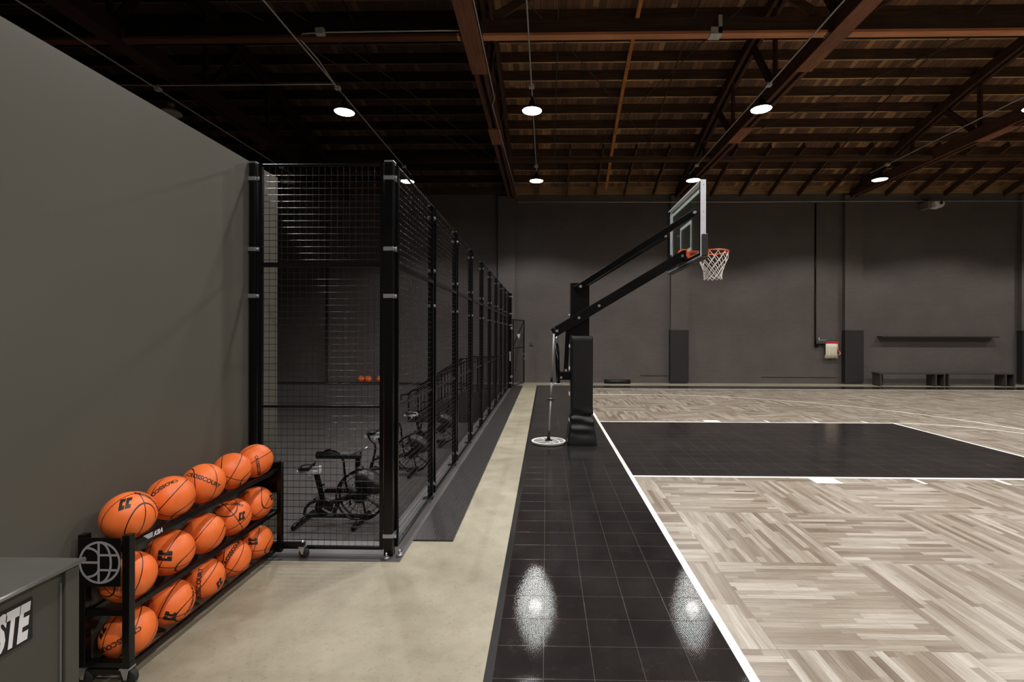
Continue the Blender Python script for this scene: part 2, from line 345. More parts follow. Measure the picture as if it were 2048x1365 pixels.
class MB:
    def __init__(s): s.v = []; s.f = []; s.sm = []; s.mi = []
    def add(s, vs, fs, smooth=False, mi=0):
        b = len(s.v); s.v += [Vector(p) for p in vs]
        for f in fs: s.f.append([i + b for i in f]); s.sm.append(smooth); s.mi.append(mi)
        return s
    def box(s, x0, x1, y0, y1, z0, z1, mi=0, rot=None, ctr=None):
        vs = [Vector((x, y, z)) for z in (z0, z1) for y in (y0, y1) for x in (x0, x1)]
        if rot is not None:
            c = Vector(ctr) if ctr else Vector(((x0 + x1) / 2, (y0 + y1) / 2, (z0 + z1) / 2))
            vs = [c + rot @ (p - c) for p in vs]
        return s.add(vs, [(0, 2, 3, 1), (4, 5, 7, 6), (0, 1, 5, 4), (2, 6, 7, 3), (0, 4, 6, 2), (1, 3, 7, 5)], False, mi)
    def bar(s, a, b, w, h, up=(0, 0, 1), mi=0):
        """rectangular bar from a to b, h along up, w across"""
        a = Vector(a); b = Vector(b); d = (b - a).normalized(); up = Vector(up)
        x = d.cross(up).normalized(); y = x.cross(d).normalized()
        vs = [p + x * (w / 2 * i) + y * (h / 2 * j) for p in (a, b) for i, j in ((-1, -1), (1, -1), (1, 1), (-1, 1))]
        return s.add(vs, [(3, 2, 1, 0), (4, 5, 6, 7), (0, 1, 5, 4), (1, 2, 6, 5), (2, 3, 7, 6), (3, 0, 4, 7)], False, mi)
    def tube(s, pts, r, n=8, closed=False, caps=True, mi=0):
        pts = [Vector(p) for p in pts]; m = len(pts); vs = []; ref = None
        for i, p in enumerate(pts):
            if closed: d = pts[(i + 1) % m] - pts[i - 1]
            else: d = pts[min(i + 1, m - 1)] - pts[max(i - 1, 0)]
            d.normalize()
            if ref is None: x = basis(d)[0]; y = d.cross(x)
            else:
                x = (ref - d * ref.dot(d)); x = x.normalized() if x.length > 1e-6 else basis(d)[0]; y = d.cross(x)
            ref = x; rr = r[i] if isinstance(r, (list, tuple)) else r
            for k in range(n):
                a = 2 * PI * k / n; vs.append(p + x * (rr * math.cos(a)) + y * (rr * math.sin(a)))
        fs = []
        for i in range(m if closed else m - 1):
            j = (i + 1) % m
            for k in range(n):
                l = (k + 1) % n; fs.append((i * n + k, i * n + l, j * n + l, j * n + k))
        if caps and not closed:
            s.add(vs, fs, n > 4, mi); b = len(s.v) - m * n
            for f in (tuple(range(n - 1, -1, -1)), tuple((m - 1) * n + k for k in range(n))): s.f.append([i + b for i in f]); s.sm.append(False); s.mi.append(mi)
            return s
        return s.add(vs, fs, n > 4, mi)
    def cyl(s, a, b, r, n=20, mi=0, r2=None): 
        s.tube([a, b], [r, r if r2 is None else r2], n, mi=mi); return s
    def lathe(s, prof, c, n=28, axis='Z', mi=0, caps=False, smooth=True):
        c = Vector(c); vs = []
        for (r, z) in prof:
            for k in range(n):
                a = 2 * PI * k / n; p = Vector((r * math.cos(a), r * math.sin(a), z))
                if axis == 'Y': p = Vector((p.x, p.z, p.y))
                if axis == 'X': p = Vector((p.z, p.x, p.y))
                vs.append(c + p)
        fs = [(i * n + k, i * n + (k + 1) % n, (i + 1) * n + (k + 1) % n, (i + 1) * n + k) for i in range(len(prof) - 1) for k in range(n)]
        if caps: fs.append(tuple(range(n))); fs.append(tuple((len(prof) - 1) * n + k for k in range(n)))
        return s.add(vs, fs, smooth, mi)
    def ring(s, c, r0, r1, z0, z1, n=64, mi=0):
        return s.lathe([(r0, z0), (r1, z0), (r1, z1), (r0, z1), (r0, z0)], c, n, mi=mi, smooth=False)
    def poly(s, pts, z0, z1, mi=0):
        n = len(pts)
        vs = [Vector((x, y, z0)) for x, y in pts] + [Vector((x, y, z1)) for x, y in pts]
        return s.add(vs, [tuple(range(n - 1, -1, -1)), tuple(range(n, 2 * n))] + [(i, (i + 1) % n, n + (i + 1) % n, n + i) for i in range(n)], False, mi)
    def sphere(s, c, r, nu=32, nv=16, mi=0, sc=(1, 1, 1)):
        c = Vector(c); vs = [c + Vector((0, 0, -r * sc[2]))]
        for i in range(1, nv):
            a = -PI / 2 + PI * i / nv
            for k in range(nu):
                b = 2 * PI * k / nu; vs.append(c + Vector((r * math.cos(a) * math.cos(b) * sc[0], r * math.cos(a) * math.sin(b) * sc[1], r * math.sin(a) * sc[2])))
        vs.append(c + Vector((0, 0, r * sc[2]))); fs = []
        for k in range(nu): fs.append((0, 1 + (k + 1) % nu, 1 + k))
        for i in range(nv - 2):
            for k in range(nu):
                fs.append((1 + i * nu + k, 1 + i * nu + (k + 1) % nu, 1 + (i + 1) * nu + (k + 1) % nu, 1 + (i + 1) * nu + k))
        L = len(vs) - 1
        for k in range(nu): fs.append((L, L - nu + k, L - nu + (k + 1) % nu))
        return s.add(vs, fs, True, mi)
    def build(s, name, mat, parent=None, loc=None, bevel=0, fix=True):
        me = bpy.data.meshes.new(name); off = Vector(loc) if loc is not None else Vector((0, 0, 0))
        me.from_pydata([tuple(v - off) for v in s.v], [], s.f)
        me.polygons.foreach_set('use_smooth', s.sm); me.polygons.foreach_set('material_index', s.mi)
        for m in (mat if isinstance(mat, (list, tuple)) else [mat]): me.materials.append(M[m] if isinstance(m, str) else m)
        if fix:
            bm = bmesh.new(); bm.from_mesh(me); bmesh.ops.recalc_face_normals(bm, faces=bm.faces); bm.to_mesh(me); bm.free()
        me.update()
        o = bpy.data.objects.new(name, me); COL.objects.link(o); o.location = off
        if parent is not None: o.parent = parent; o.location = off
        if bevel:
            b = o.modifiers.new('bevel', 'BEVEL'); b.width = bevel; b.segments = 2; b.limit_method = 'ANGLE'; b.angle_limit = 0.6
        return o

def tag(o, label=None, cat=None, group=None, kind=None):
    if label: o['label'] = label
    if cat: o['category'] = cat
    if group: o['group'] = group
    if kind: o['kind'] = kind
    return o
def empty(name, loc, rz=0.0):
    o = bpy.data.objects.new(name, None); COL.objects.link(o); o.location = loc; o.rotation_euler = (0, 0, rz)
    o.empty_display_size = 0.1; return o
def dup(o, loc=None, rz=None, parent=None):
    kids = list(o.children)
    c = o.copy(); COL.objects.link(c)
    if parent is not None: c.parent = parent
    for ch in kids: dup(ch, parent=c)
    if loc is not None: c.location = loc
    if rz is not None: c.rotation_euler = (0, 0, rz)
    return c
def text_mesh(txt, size=1.0, bold=0.0, sx=1.0, shear=0.0, spacing=1.0, depth=0.0, sub=0):
    """flat text mesh as (verts, faces), centred on the origin"""
    cu = bpy.data.curves.new('txt', 'FONT'); cu.body = txt; cu.size = size; cu.offset = bold; cu.shear = shear
    cu.space_character = spacing; cu.extrude = depth; cu.align_x = 'CENTER'; cu.align_y = 'CENTER'; cu.resolution_u = 3
    o = bpy.data.objects.new('txt', cu); COL.objects.link(o)
    bpy.context.view_layer.update()
    me = bpy.data.meshes.new_from_object(o.evaluated_get(bpy.context.evaluated_depsgraph_get()))
    bm = bmesh.new(); bm.from_mesh(me)
    if sub:
        bmesh.ops.triangulate(bm, faces=bm.faces)
        for _ in range(sub): bmesh.ops.subdivide_edges(bm, edges=[e for e in bm.edges if e.calc_length() > size * 0.12], cuts=1)
    bm.verts.index_update()
    vs = [Vector((v.co.x * sx, v.co.y, v.co.z)) for v in bm.verts]; fs = [[v.index for v in f.verts] for f in bm.faces]
    bm.free(); bpy.data.meshes.remove(me); bpy.data.objects.remove(o); bpy.data.curves.remove(cu)
    xs = [v.x for v in vs]; ys = [v.y for v in vs]; cx = (min(xs) + max(xs)) / 2; cy = (min(ys) + max(ys)) / 2
    return [Vector((v.x - cx, v.y - cy, v.z)) for v in vs], fs

# ------------------------------------------------------------------ room shell
ZC = -0.014                 # concrete level, the court tiles are 14 mm thick and end at z = 0
WALLY = 17.25; PITZ = -0.90; PX = -1.36; PY0 = 3.99; PY1 = 16.5
XL = -14.0; XR = 27.0; YB = -4.0
def roof_h(y): return 8.78 - 0.0187 * (y - 6.6) ** 2     # underside of the joists

fl = MB()
# 0 concrete, 1 grey paint lightened for lamplight, 2 pit wall paint, 3 black paint
def slab(x0, x1, y0, y1, top=0, side=2):
    z0 = -1.4; z1 = ZC
    vs = [(x, y, z) for z in (z0, z1) for y in (y0, y1) for x in (x0, x1)]
    fl.add(vs, [(4, 5, 7, 6)], mi=top)
    fl.add(vs, [(0, 1, 5, 4), (2, 6, 7, 3), (0, 4, 6, 2), (1, 3, 7, 5)], mi=side)
slab(XL, -2.32, YB, 3.63); slab(-2.32, -1.10, YB, 3.63); slab(-1.10, XR, YB, 3.63)
slab(XL, -1.10, 3.63, 3.76, top=4); slab(XL, -1.36, 3.76, PY0, top=1); slab(-1.36, -1.215, 3.76, PY1, top=1); slab(-1.215, -1.10, 3.76, PY1, top=4)
slab(-1.10, XR, 3.63, PY1)
slab(XL, -1.36, PY1, WALLY, top=1); slab(-1.36, XR, PY1, WALLY)
tag(fl.build('floor', ['concrete', 'lit_grey_floor_paint', 'pit_wall_paint', 'black_paint', 'dark_floor_paint'], fix=False), kind='structure')
fp = MB().box(XL, PX, PY0, PY1, PITZ - 0.1, PITZ)
tag(fp.build('floor_sunken', 'rubber_floor'), kind='structure')

WTOP = 6.70
wb = MB().box(XL, XR, WALLY, WALLY + 0.3, -1.4, 7.3)
tag(wb.build('wall_back', 'brick'), kind='structure')
for i, x in enumerate((-13.55, -7.45, -1.40, 4.68, 10.72, 16.76, 22.8)):
    tag(MB().box(x - 0.3, x + 0.3, WALLY - 0.16, WALLY, ZC if (x > -1.5 or True) else 0, 6.60).build('trim_%d' % (i + 1), 'brick'), kind='structure')
tag(MB().box(XL, XR, YB - 0.3, YB, -0.1, 7.3).build('wall_front', 'brick'), kind='structure')
tag(MB().box(XL - 0.3, XL, YB - 0.3, WALLY + 0.3, -1.4, 9.4).build('wall_left', 'brick'), kind='structure')
tag(MB().box(XR, XR + 0.3, YB - 0.3, WALLY + 0.3, -0.1, 9.4).build('wall_right', 'brick'), kind='structure')
tag(MB().box(-2.48, -2.32, -3.6, 4.14, ZC, 3.055).build('wall_partition', 'partition'), kind='structure')

# ceiling boards: a curved deck
ORD = ['first', 'second', 'third', 'fourth', 'fifth', 'sixth', 'seventh', 'eighth', 'ninth', 'tenth', 'eleventh', 'twelfth', 'thirteenth', 'fourteenth', 'fifteenth', 'sixteenth']
NJ = 36; JS = 0.61
cl = MB(); ys = [WALLY + 0.3 - 0.6 * k for k in range(37)]
vs = []
for y in ys:
    for x in (XL - 0.3, XR + 0.3): vs.append((x, y, roof_h(y) + 0.24))
for y in ys:
    for x in (XL - 0.3, XR + 0.3): vs.append((x, y, roof_h(y) + 0.30))
m = len(ys); fs = []
for i in range(m - 1):
    fs.append((2 * i, 2 * i + 1, 2 * i + 3, 2 * i + 2)); fs.append((2 * m + 2 * i, 2 * m + 2 * i + 2, 2 * m + 2 * i + 3, 2 * m + 2 * i + 1))
cl.add(vs, fs, True)
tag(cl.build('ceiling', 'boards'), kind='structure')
# painted ledger along the top of the brick wall
tag(MB().box(XL, XR, WALLY - 0.09, WALLY, 6.68, 6.96).build('trim_8', 'ledger'), kind='structure')

# ------------------------------------------------------------------ roof timbers
jm = MB().box(XL, XR, -0.024, 0.024, 0, 0.25)
j0 = None; G = 'joists under the board roof'
for k in range(NJ):
    y = 16.6 - JS * k
    if y < YB: break
    if j0 is None:
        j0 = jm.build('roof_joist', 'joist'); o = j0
        MB().box(XL, XR, -0.016, 0.016, -0.012, 0).build('lit_edge_strip', 'batten', j0)  # added strip, its pale colour stands for the lit joist edge
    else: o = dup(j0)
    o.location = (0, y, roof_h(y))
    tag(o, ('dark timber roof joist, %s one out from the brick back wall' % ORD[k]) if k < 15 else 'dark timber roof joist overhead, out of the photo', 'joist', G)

TX = [-13.0, -7.1, -1.22, 4.66, 10.72, 16.76, 22.8]
tlabel = ['timber roof truss beyond the dim far end of the pit room', 'dark timber truss above the grey partition wall',
          'reddish timber truss above the wire fence, beside the nearest lamp row', 'timber truss passing above the basketball hoop between two lamps',
          'timber truss above the black wall pad by the benches', 'timber truss over the last wall bay with benches', 'timber truss past the end of the benches']
CH = 6.52
def make_truss():
    r = empty('roof_truss', (0, 0, 0))
    for s in (-1, 1):
        MB().box(s * 0.085 - 0.04, s * 0.085 + 0.04, YB, WALLY - 0.17, CH, CH + 0.30).build('bottom_chord', 'chord2', r)
    for s in (-1, 1):
        tc = MB(); yy = [YB + (WALLY - 0.1 - YB) * i / 24 for i in range(25)]
        for a, b in zip(yy[:-1], yy[1:]):
            za, zb = roof_h(a), roof_h(b); x0, x1 = s * 0.085 - 0.04, s * 0.085 + 0.04
            tc.add([(x0, a, za - 0.24), (x1, a, za - 0.24), (x1, a, za - 0.004), (x0, a, za - 0.004), (x0, b, zb - 0.24), (x1, b, zb - 0.24), (x1, b, zb - 0.004), (x0, b, zb - 0.004)],
                   [(0, 1, 5, 4), (1, 2, 6, 5), (2, 3, 7, 6), (3, 0, 4, 7)])
        tc.build('top_chord', 'chord', r)
    n = 9; L = (WALLY - 0.6) - (YB + 0.6)
    pts = [YB + 0.6 + L * i / n for i in range(n + 1)]
    for i in range(n):
        a, b = pts[i], pts[i + 1]; mid = (a + b) / 2
        for (p, q) in (((a, CH + 0.15), (mid, roof_h(mid) - 0.12)), ((mid, roof_h(mid) - 0.12), (b, CH + 0.15))):
            if q[1] - CH < 0.2: continue
            MB().bar((0, p[0], p[1]), (0, q[0], q[1]), 0.075, 0.14, up=(0, 0.3, 1)).build('web_member', 'chord', r)
        if 0 < i: MB().box(-0.03, 0.03, a - 0.05, a + 0.05, CH + 0.28, roof_h(a) - 0.1).build('post', 'chord', r)
    for (ya, yb) in ((YB + 0.02, 8.9), (11.3, 12.2)): # planks under the bottom chord, paler to carry its lit underside
        MB().box(-0.145, 0.145, ya, yb, CH - 0.03, CH).build('lit_under_plank', 'plank_y', r)
    return r
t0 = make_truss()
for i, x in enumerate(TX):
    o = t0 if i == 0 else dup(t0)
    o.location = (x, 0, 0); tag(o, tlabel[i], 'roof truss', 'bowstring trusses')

# long crosswise beams at chord level (one length between two trusses each)
bl = ['reddish beam length at the upper left, in the dark above the partition', 'orange-brown beam length left of the pale conduit, ending at the reddish truss', 'orange-brown beam length crossing above the court, with a grey strap near its middle', 'orange-brown beam length at the upper right, above the wall benches', 'orange-brown beam length at the top right edge']
k = 0
for i in range(len(TX) - 2):
    x0, x1 = TX[i] + 0.127, TX[i + 1] - 0.127
    r = empty('ceiling_beam', (0, 7.86, CH)); tag(r, bl[i], 'beam', 'beams between the trusses')
    MB().box(x0, x1, -0.07, 0.07, 0.0, 0.045).build('lit_underside_plank', 'beam', r)  # paler wood puts the lit underside into the colour
    MB().box(x0, x1, -0.055, 0.055, 0.045, 0.27).build('shaded_face_plank', 'beam_shaded_x', r)  # darker wood puts shade on the upright faces into the colour
    for sx in (x0 + 0.0, x1 - 0.06): MB().box(sx, sx + 0.06, -0.085, 0.085, -0.01, 0.2).build('hanger', 'iron_old', r)
    if i == 2: MB().box(2.62, 2.80, -0.085, 0.085, -0.012, 0.1).box(2.74, 2.80, -0.085, -0.07, 0.0, 0.29).build('steel_strap', 'conduit', r)
    r = empty('ceiling_beam', (0, 13.5, CH + 0.02)); tag(r, 'thin timber rail in the second row, ' + ['far left in the dark', 'left of the reddish truss', 'above the hoop', 'above the benches', 'at the right edge'][i], 'beam', 'thin rails between the trusses')
    MB().box(x0, x1, -0.03, 0.03, 0.0, 0.10).build('plank', 'joist', r); MB().box(x0, x1, 0.14, 0.2, 0.02, 0.12).build('plank', 'joist', r)

# diagonal braces up to the roof on the beam line
for (x0, x1, lab) in ((4.5, 1.3, 'timber brace rising beside the hoop truss'), (4.85, 8.4, 'timber brace leaning right from the hoop truss'), (10.9, 14.5, 'timber brace leaning right from the bench truss'), (-1.0, 2.2, 'timber brace leaning right from the reddish truss')):
    s = 1 if x1 > x0 else -1
    tag(MB().bar((x0 + 0.15 * s, 7.86, CH + 0.33), (x1, 7.86, roof_h(7.86) - 0.02), 0.05, 0.14).build('roof_brace', 'joist'), lab, 'brace', 'braces at the truss joints')

# bridging strips and rods that follow the roof just under the joists
def along_roof(name, x, y0, y1, w, h, mat, lab, drop=0.0, dx=0.0, group=None):
    b = MB(); n = 26; ys = [y0 + (y1 - y0) * i / n for i in range(n + 1)]
    for a, c in zip(ys[:-1], ys[1:]):
        fa = (a - y0) / (y1 - y0); fc = (c - y0) / (y1 - y0)
        b.bar((x + dx * fa, a, roof_h(a) - h / 2 - drop), (x + dx * fc, c + 0.003, roof_h(c) - h / 2 - drop), w, h)
    tag(b.build(name, mat), lab, 'strip' if w > 0.03 else 'rod', group)
along_roof('bridging_strip', 1.86, 7.0, 16.9, 0.085, 0.05, 'strip', 'bright orange timber strip running up the roof above the hoop post', dx=0.22)
RG = 'thin rods under the joists'
along_roof('bridging_strip', 3.15, 5.0, 16.7, 0.028, 0.02, 'chord', 'thin brown strip under the joists just right of the bright orange one', group=RG)
along_roof('bridging_strip', 0.25, 5.0, 16.7, 0.022, 0.02, 'iron_old', 'thin brown strip under the joists, right of the near centre lamp', group=RG)
along_roof('bridging_strip', 9.05, 5.0, 16.5, 0.028, 0.02, 'chord', 'thin brown strip between hoop truss and bench truss', group=RG)
along_roof('bridging_strip', -4.2, 5.0, 16.5, 0.03, 0.02, 'chord', 'thin brown strip in the dark roof left of the reddish truss', group=RG)
along_roof('bridging_strip', 14.9, 6.0, 16.5, 0.028, 0.02, 'chord', 'thin brown strip over the benches at the far right', group=RG)
rods = [((-1.1, 9.0), (3.9, 15.9)), ((4.5, 9.3), (1.6, 14.9)), ((4.8, 15.5), (10.4, 10.2)), ((-1.4, 15.8), (-5.8, 9.5)), ((10.9, 15.4), (15.5, 11.5)), ((-6.9, 9.4), (-2.2, 15.4))]
rl = ['steel tie rod crossing the roof from reddish truss to orange strip', 'steel tie rod from hoop truss back toward the orange strip', 'steel tie rod across the bay between hoop truss and bench truss',
      'steel tie rod in the dark bay left of the reddish truss', 'steel tie rod above the benches', 'steel tie rod crossing the dark bay over the cage']
for (a, b), l in zip(rods, rl):
    tag(MB().tube([(a[0], a[1], roof_h(a[1]) - 0.03), (b[0], b[1], roof_h(b[1]) - 0.03)] if False else
                  [(a[0] + (b[0] - a[0]) * i / 10, a[1] + (b[1] - a[1]) * i / 10, roof_h(a[1] + (b[1] - a[1]) * i / 10) - 0.03) for i in range(11)], 0.011, 6).build('tie_rod', 'iron_old'), l, 'rod', 'roof tie rods')

# short rafters between the last joists above the back wall
ra = None; bayn = {}
BAY = ['far left bay', 'dark bay', 'cage bay', 'bay above the hoop post', 'bay left of the benches', 'bench bay', 'bay past the benches', 'unseen bay']
for x in [v * 1.01 - 0.28 for v in range(24)]:
    if min(abs(x - q) for q in TX) < 0.35: continue
    ys_ = (14.78, 17.14)
    if ra is None:
        b = MB(); yy = [ys_[0] + (ys_[1] - ys_[0]) * i / 4 for i in range(5)]
        for a, c in zip(yy[:-1], yy[1:]):
            for x_ in (0,): b.bar((0, a, roof_h(a) + 0.12 - 0.1), (0, c + 0.002, roof_h(c) + 0.12 - 0.1), 0.045, 0.2)
        ra = b.build('short_rafter', 'joist', loc=None); o = ra
    else: o = dup(ra)
    o.location = (x, 0, -0.11); bi_ = sum(1 for q in TX if q < x); bayn[bi_] = bayn.get(bi_, -1) + 1
    tag(o, 'short dark rafter, %s from left in the %s' % (ORD[bayn[bi_]], BAY[bi_]), 'rafter', 'short rafters above the back wall')

# ------------------------------------------------------------------ conduits and lamps
CX = [-7.4, -3.95, -0.28, 4.13, 9.30, 13.9, 18.6]
CZ = 6.36; LZ = 6.05
cn = ['above the grey partition wall', 'above the cage', 'over the concrete strip', 'over the hoop', 'over the far end of the court', 'near the right edge, over the benches', 'beyond the benches']
LY = [13.7, 9.4, 5.1, 0.8, -2.6]
for x, nm in zip(CX, cn):
    r = empty('lamp_conduit', (x, 0, 0)); tag(r, 'straight steel conduit with lamps hanging from it, ' + nm, 'conduit', 'conduit runs')
    MB().tube([(0, YB + 0.02, CZ), (0, 14.1, CZ)], 0.013, 8).build('pipe', 'conduit', r)
    for ly in LY[:3]:
        MB().box(-0.05, 0.05, ly - 0.36, ly - 0.26, CZ - 0.03, CZ + 0.03).build('junction_box', 'conduit', r, bevel=0.006)
    for ly in (14.0, 11.5, 8.9, 6.4, 3.5, 0, -3):
        MB().tube([(0, ly, CZ), (0.0, ly, roof_h(ly) + 0.25)], 0.003, 4).build('hanger_wire', 'iron_old', r)

def make_lamp(on):
    r = empty('pendant_lamp', (0, 0, 0))
    prof = [(0.04, 0.20), (0.055, 0.17), (0.06, 0.11), (0.12, 0.075), (0.175, 0.035), (0.2, 0.0), (0.2, -0.012), (0.194, -0.012), (0.17, 0.028), (0.11, 0.068), (0.03, 0.085)]
    MB().lathe(prof, (0, 0, 0), 32).build('shade', 'black_steel' if on else 'grey_plastic', r)
    MB().cyl((0, 0, 0.19), (0, 0, 0.27), 0.022, 10).build('stem', 'black_steel', r)
    MB().tube([(0, 0, 0.26), (0.02, 0, 0.275), (0.0, 0, CZ - LZ - 0.005)], 0.006, 6).build('hook', 'zinc', r)
    MB().tube([(0.03, 0, 0.17), (0.06, -0.12, 0.24), (0.02, -0.26, CZ - LZ - 0.02)], 0.005, 5).build('cord', 'black_matte', r)
    MB().lathe([(0.0005, 0.0), (0.185, 0.0), (0.185, 0.008), (0.0005, 0.008)], (0, 0, -0.006), 32, smooth=False).build('lens', 'lens' if on else 'lens_off', r)
    return r
rown = ['far row', 'near row', 'row overhead in front of the camera', 'row above the camera', 'row behind the camera']
spot = bpy.data.lights.new('lamp_light', 'SPOT'); spot.energy = LAMP_W; spot.spot_size = math.radians(137); spot.spot_blend = 0.33
spot.shadow_soft_size = 0.17; spot.color = (1.0, 0.97, 0.935)
lampL = {}
seen = {(0, 1): 'lit round lamp seen just over the top edge of the cage fence, far row', (0, 2): 'lit round lamp lowest over the concrete strip, far row', (0, 3): 'lit round lamp peeping out behind the top of the backboard',
        (0, 4): 'lit round lamp above the black wall pad left of the benches, far row', (1, 1): 'lit round lamp hanging over the cage, leftmost of the near row', (1, 2): 'lit round lamp over the start of the hoop strip, near row',
        (1, 3): 'lit round lamp in front of the timber truss, upper right of the hoop', (1, 4): 'lit round lamp half cut off by the right edge of the photo',
        (1, 0): 'unlit pale round lamp half hidden by the top of the grey partition wall', (0, 0): 'unlit pale round lamp seen through the top of the cage mesh'}
lamp_on = make_lamp(True); lamp_off = make_lamp(False); used = {True: 0, False: 0}
for j, ly in enumerate(LY):
    for i, lx in enumerate(CX):
        on = i != 0
        if not on and j > 1: continue
        if i == 1 and j > 2: continue
        src = lamp_on if on else lamp_off
        o = src if not used[on] else dup(src); used[on] += 1
        o.location = (lx, ly, LZ)
        tag(o, seen.get((j, i), 'lit round pendant lamp outside the photo, part of the lamp grid'), 'lamp', 'pendant lamps on conduits')
        if on:
            L = bpy.data.objects.new('lamp_light', spot); COL.objects.link(L); L.parent = o; L.location = (0, 0, -0.025)

# conduit branches
tag(MB().tube([(-8.2, 9.0, 6.40), (-7.35, 9.0, 6.385), (-5.5, 9.0, 6.385), (-3.95, 9.0, 6.385)], 0.009, 6).build('conduit_branch', 'conduit'), 'thin conduit crossing over the partition to the lamp above the cage', 'conduit')
br = empty('conduit_branch', (0, 0, 0)); tag(br, 'pale conduit stapled along the dark beam and bending down to the cage lamp run', 'conduit')
MB().tube([(-1.4, 7.78, 6.6), (-1.7, 7.75, 6.585), (-3.6, 7.75, 6.575), (-3.95, 7.77, 6.57), (-4.03, 7.85, 6.53), (-3.95, 8.3, 6.45), (-3.95, 8.75, 6.39), (-3.95, 9.0, 6.37)], 0.012, 8).build('pipe', 'conduit', br)
MB().box(-3.72, -3.58, 7.70, 7.79, 6.53, 6.63).build('junction_box', 'conduit', br, bevel=0.006)
tag(MB().tube([(-1.05, 6.9, 6.50), (-1.05, 9.8, 6.49), (-1.13, 10.1, 6.49), (-1.07, 13.2, 6.49), (-1.0, 16.9, 6.48)], 0.009, 6).build('conduit_branch', 'conduit'), 'pale conduit running along the underside of the reddish truss', 'conduit')
tag(MB().tube([(-1.0, WALLY - 0.18, 6.37), (2, WALLY - 0.18, 6.36), (7, WALLY - 0.18, 6.345), (10, WALLY - 0.18, 6.36), (20, WALLY - 0.18, 6.35)], 0.012, 6).build('wall_conduit', 'conduit'), 'thin conduit running level along the top of the brick wall', 'conduit')
wp = empty('wall_pipe', (9.47, WALLY - 0.03, 0)); tag(wp, 'black pipe dropping down the brick wall to the hanging mop head', 'pipe')
MB().tube([(0, 0, 6.33), (0, 0, 1.36)], 0.024, 10).build('pipe', 'black_steel', wp)
MB().box(-0.03, 0.34, -0.06, 0.02, 1.36, 1.40).box(-0.02, 0.06, -0.08, 0.02, 1.28, 1.36).build('bracket', 'black_steel', wp)
MB().tube([(0.1, -0.05, 1.42), (0.1, -0.05, 1.62)], 0.014, 8).tube([(0.08, -0.08, 1.52), (0.42, -0.1, 1.53)], 0.012, 8).build('valve', 'zinc', wp)

# ------------------------------------------------------------------ court
EY = 15.33; EY2 = 16.20; CYC = 7.69; KN = 5.86; KF = 9.50; FT = 6.69
court = empty('court_flooring', (0, 0, 0)); tag(court, 'tiled sport court with pale wood look, black borders and white lines', 'court floor')
T0 = ZC; e = 0.0
wf = MB(); wf.box(BX, XR - 1.2, YB + 0.4, EY, T0, -0.0006)
wf.build('wood_look_field', 'wood_tile', court)
bb = MB().box(BX - 5 * TILE, BX, YB + 0.4, EY2, T0, 0.0).box(BX, XR - 1.2, EY, EY2, T0, 0.0)
bb.build('black_border', 'black_tile', court)
rp = MB()   # bevelled ramp edge
x0 = BX - 5 * TILE
rp.add([(x0, YB + 0.4, 0), (x0, EY2, 0), (x0 - 0.045, EY2, ZC), (x0 - 0.045, YB + 0.4, ZC)], [(0, 1, 2, 3)])
rp.add([(x0, EY2, 0), (XR - 1.2, EY2, 0), (XR - 1.2, EY2 + 0.045, ZC), (x0 - 0.045, EY2 + 0.045, ZC)], [(0, 1, 2, 3)])
rp.build('ramp_edge', 'black_vinyl', court)
MB().box(BX + 0.05, FT, KN + 0.025, KF - 0.025, -0.0006, 0.0002).build('black_lane', 'black_tile', court)
LT = 0.0006
def line(b): b.build('painted_line', 'line', court)
line(MB().box(BX, BX + 0.05, YB + 0.4, EY, -0.0006, LT))
line(MB().box(BX + 0.05, FT, KN - 0.025, KN + 0.025, -0.0006, LT + .0001))
line(MB().box(BX + 0.05, FT, KF - 0.025, KF + 0.025, -0.0006, LT + .0001))
line(MB().box(FT, FT + 0.05, KN - 0.025, KF + 0.025, -0.0006, LT + .0002))
line(MB().box(BX + 0.05, XR - 1.2, EY - 0.05, EY, -0.0006, LT + .0001))
def arc(c, r, w, a0, a1, n=80, z=LT):
    b = MB(); vs = []
    for i in range(n + 1):
        a = a0 + (a1 - a0) * i / n
        for rr in (r - w / 2, r + w / 2): vs.append((c[0] + rr * math.cos(a), c[1] + rr * math.sin(a), z))
    b.add(vs, [(2 * i, 2 * i + 1, 2 * i + 3, 2 * i + 2) for i in range(n)]); return b
line(arc((FT + 0.025, (KN + KF) / 2), (KF - KN) / 2, 0.05, -PI / 2, PI / 2, z=0.0011))
R3 = 6.12
for s in (-1, 1): line(MB().box(BX + 0.05, 2.65, CYC + s * R3 - 0.025, CYC + s * R3 + 0.025, -0.0006, LT))
line(arc((2.65, CYC), R3, 0.05, -PI / 2, PI / 2, z=0.0007))
for (y0, s) in ((KN - 0.025, -1), (KF + 0.025, 1)):
    def mk(x0, x1): line(MB().box(x0, x1, min(y0, y0 + s * 0.2), max(y0, y0 + s * 0.2), -0.0006, LT + .0003))
    mk(3.12, 3.42); mk(4.33, 4.38); mk(5.28, 5.33); mk(6.22, 6.27)

plate = MB().box(-1.10, -0.765, 4.0, 16.1, ZC, 0.0)
tag(plate.build('diamond_plate', 'diamond', bevel=0.003), 'long strip of dark diamond plate along the foot of the wire fence', 'floor plate')

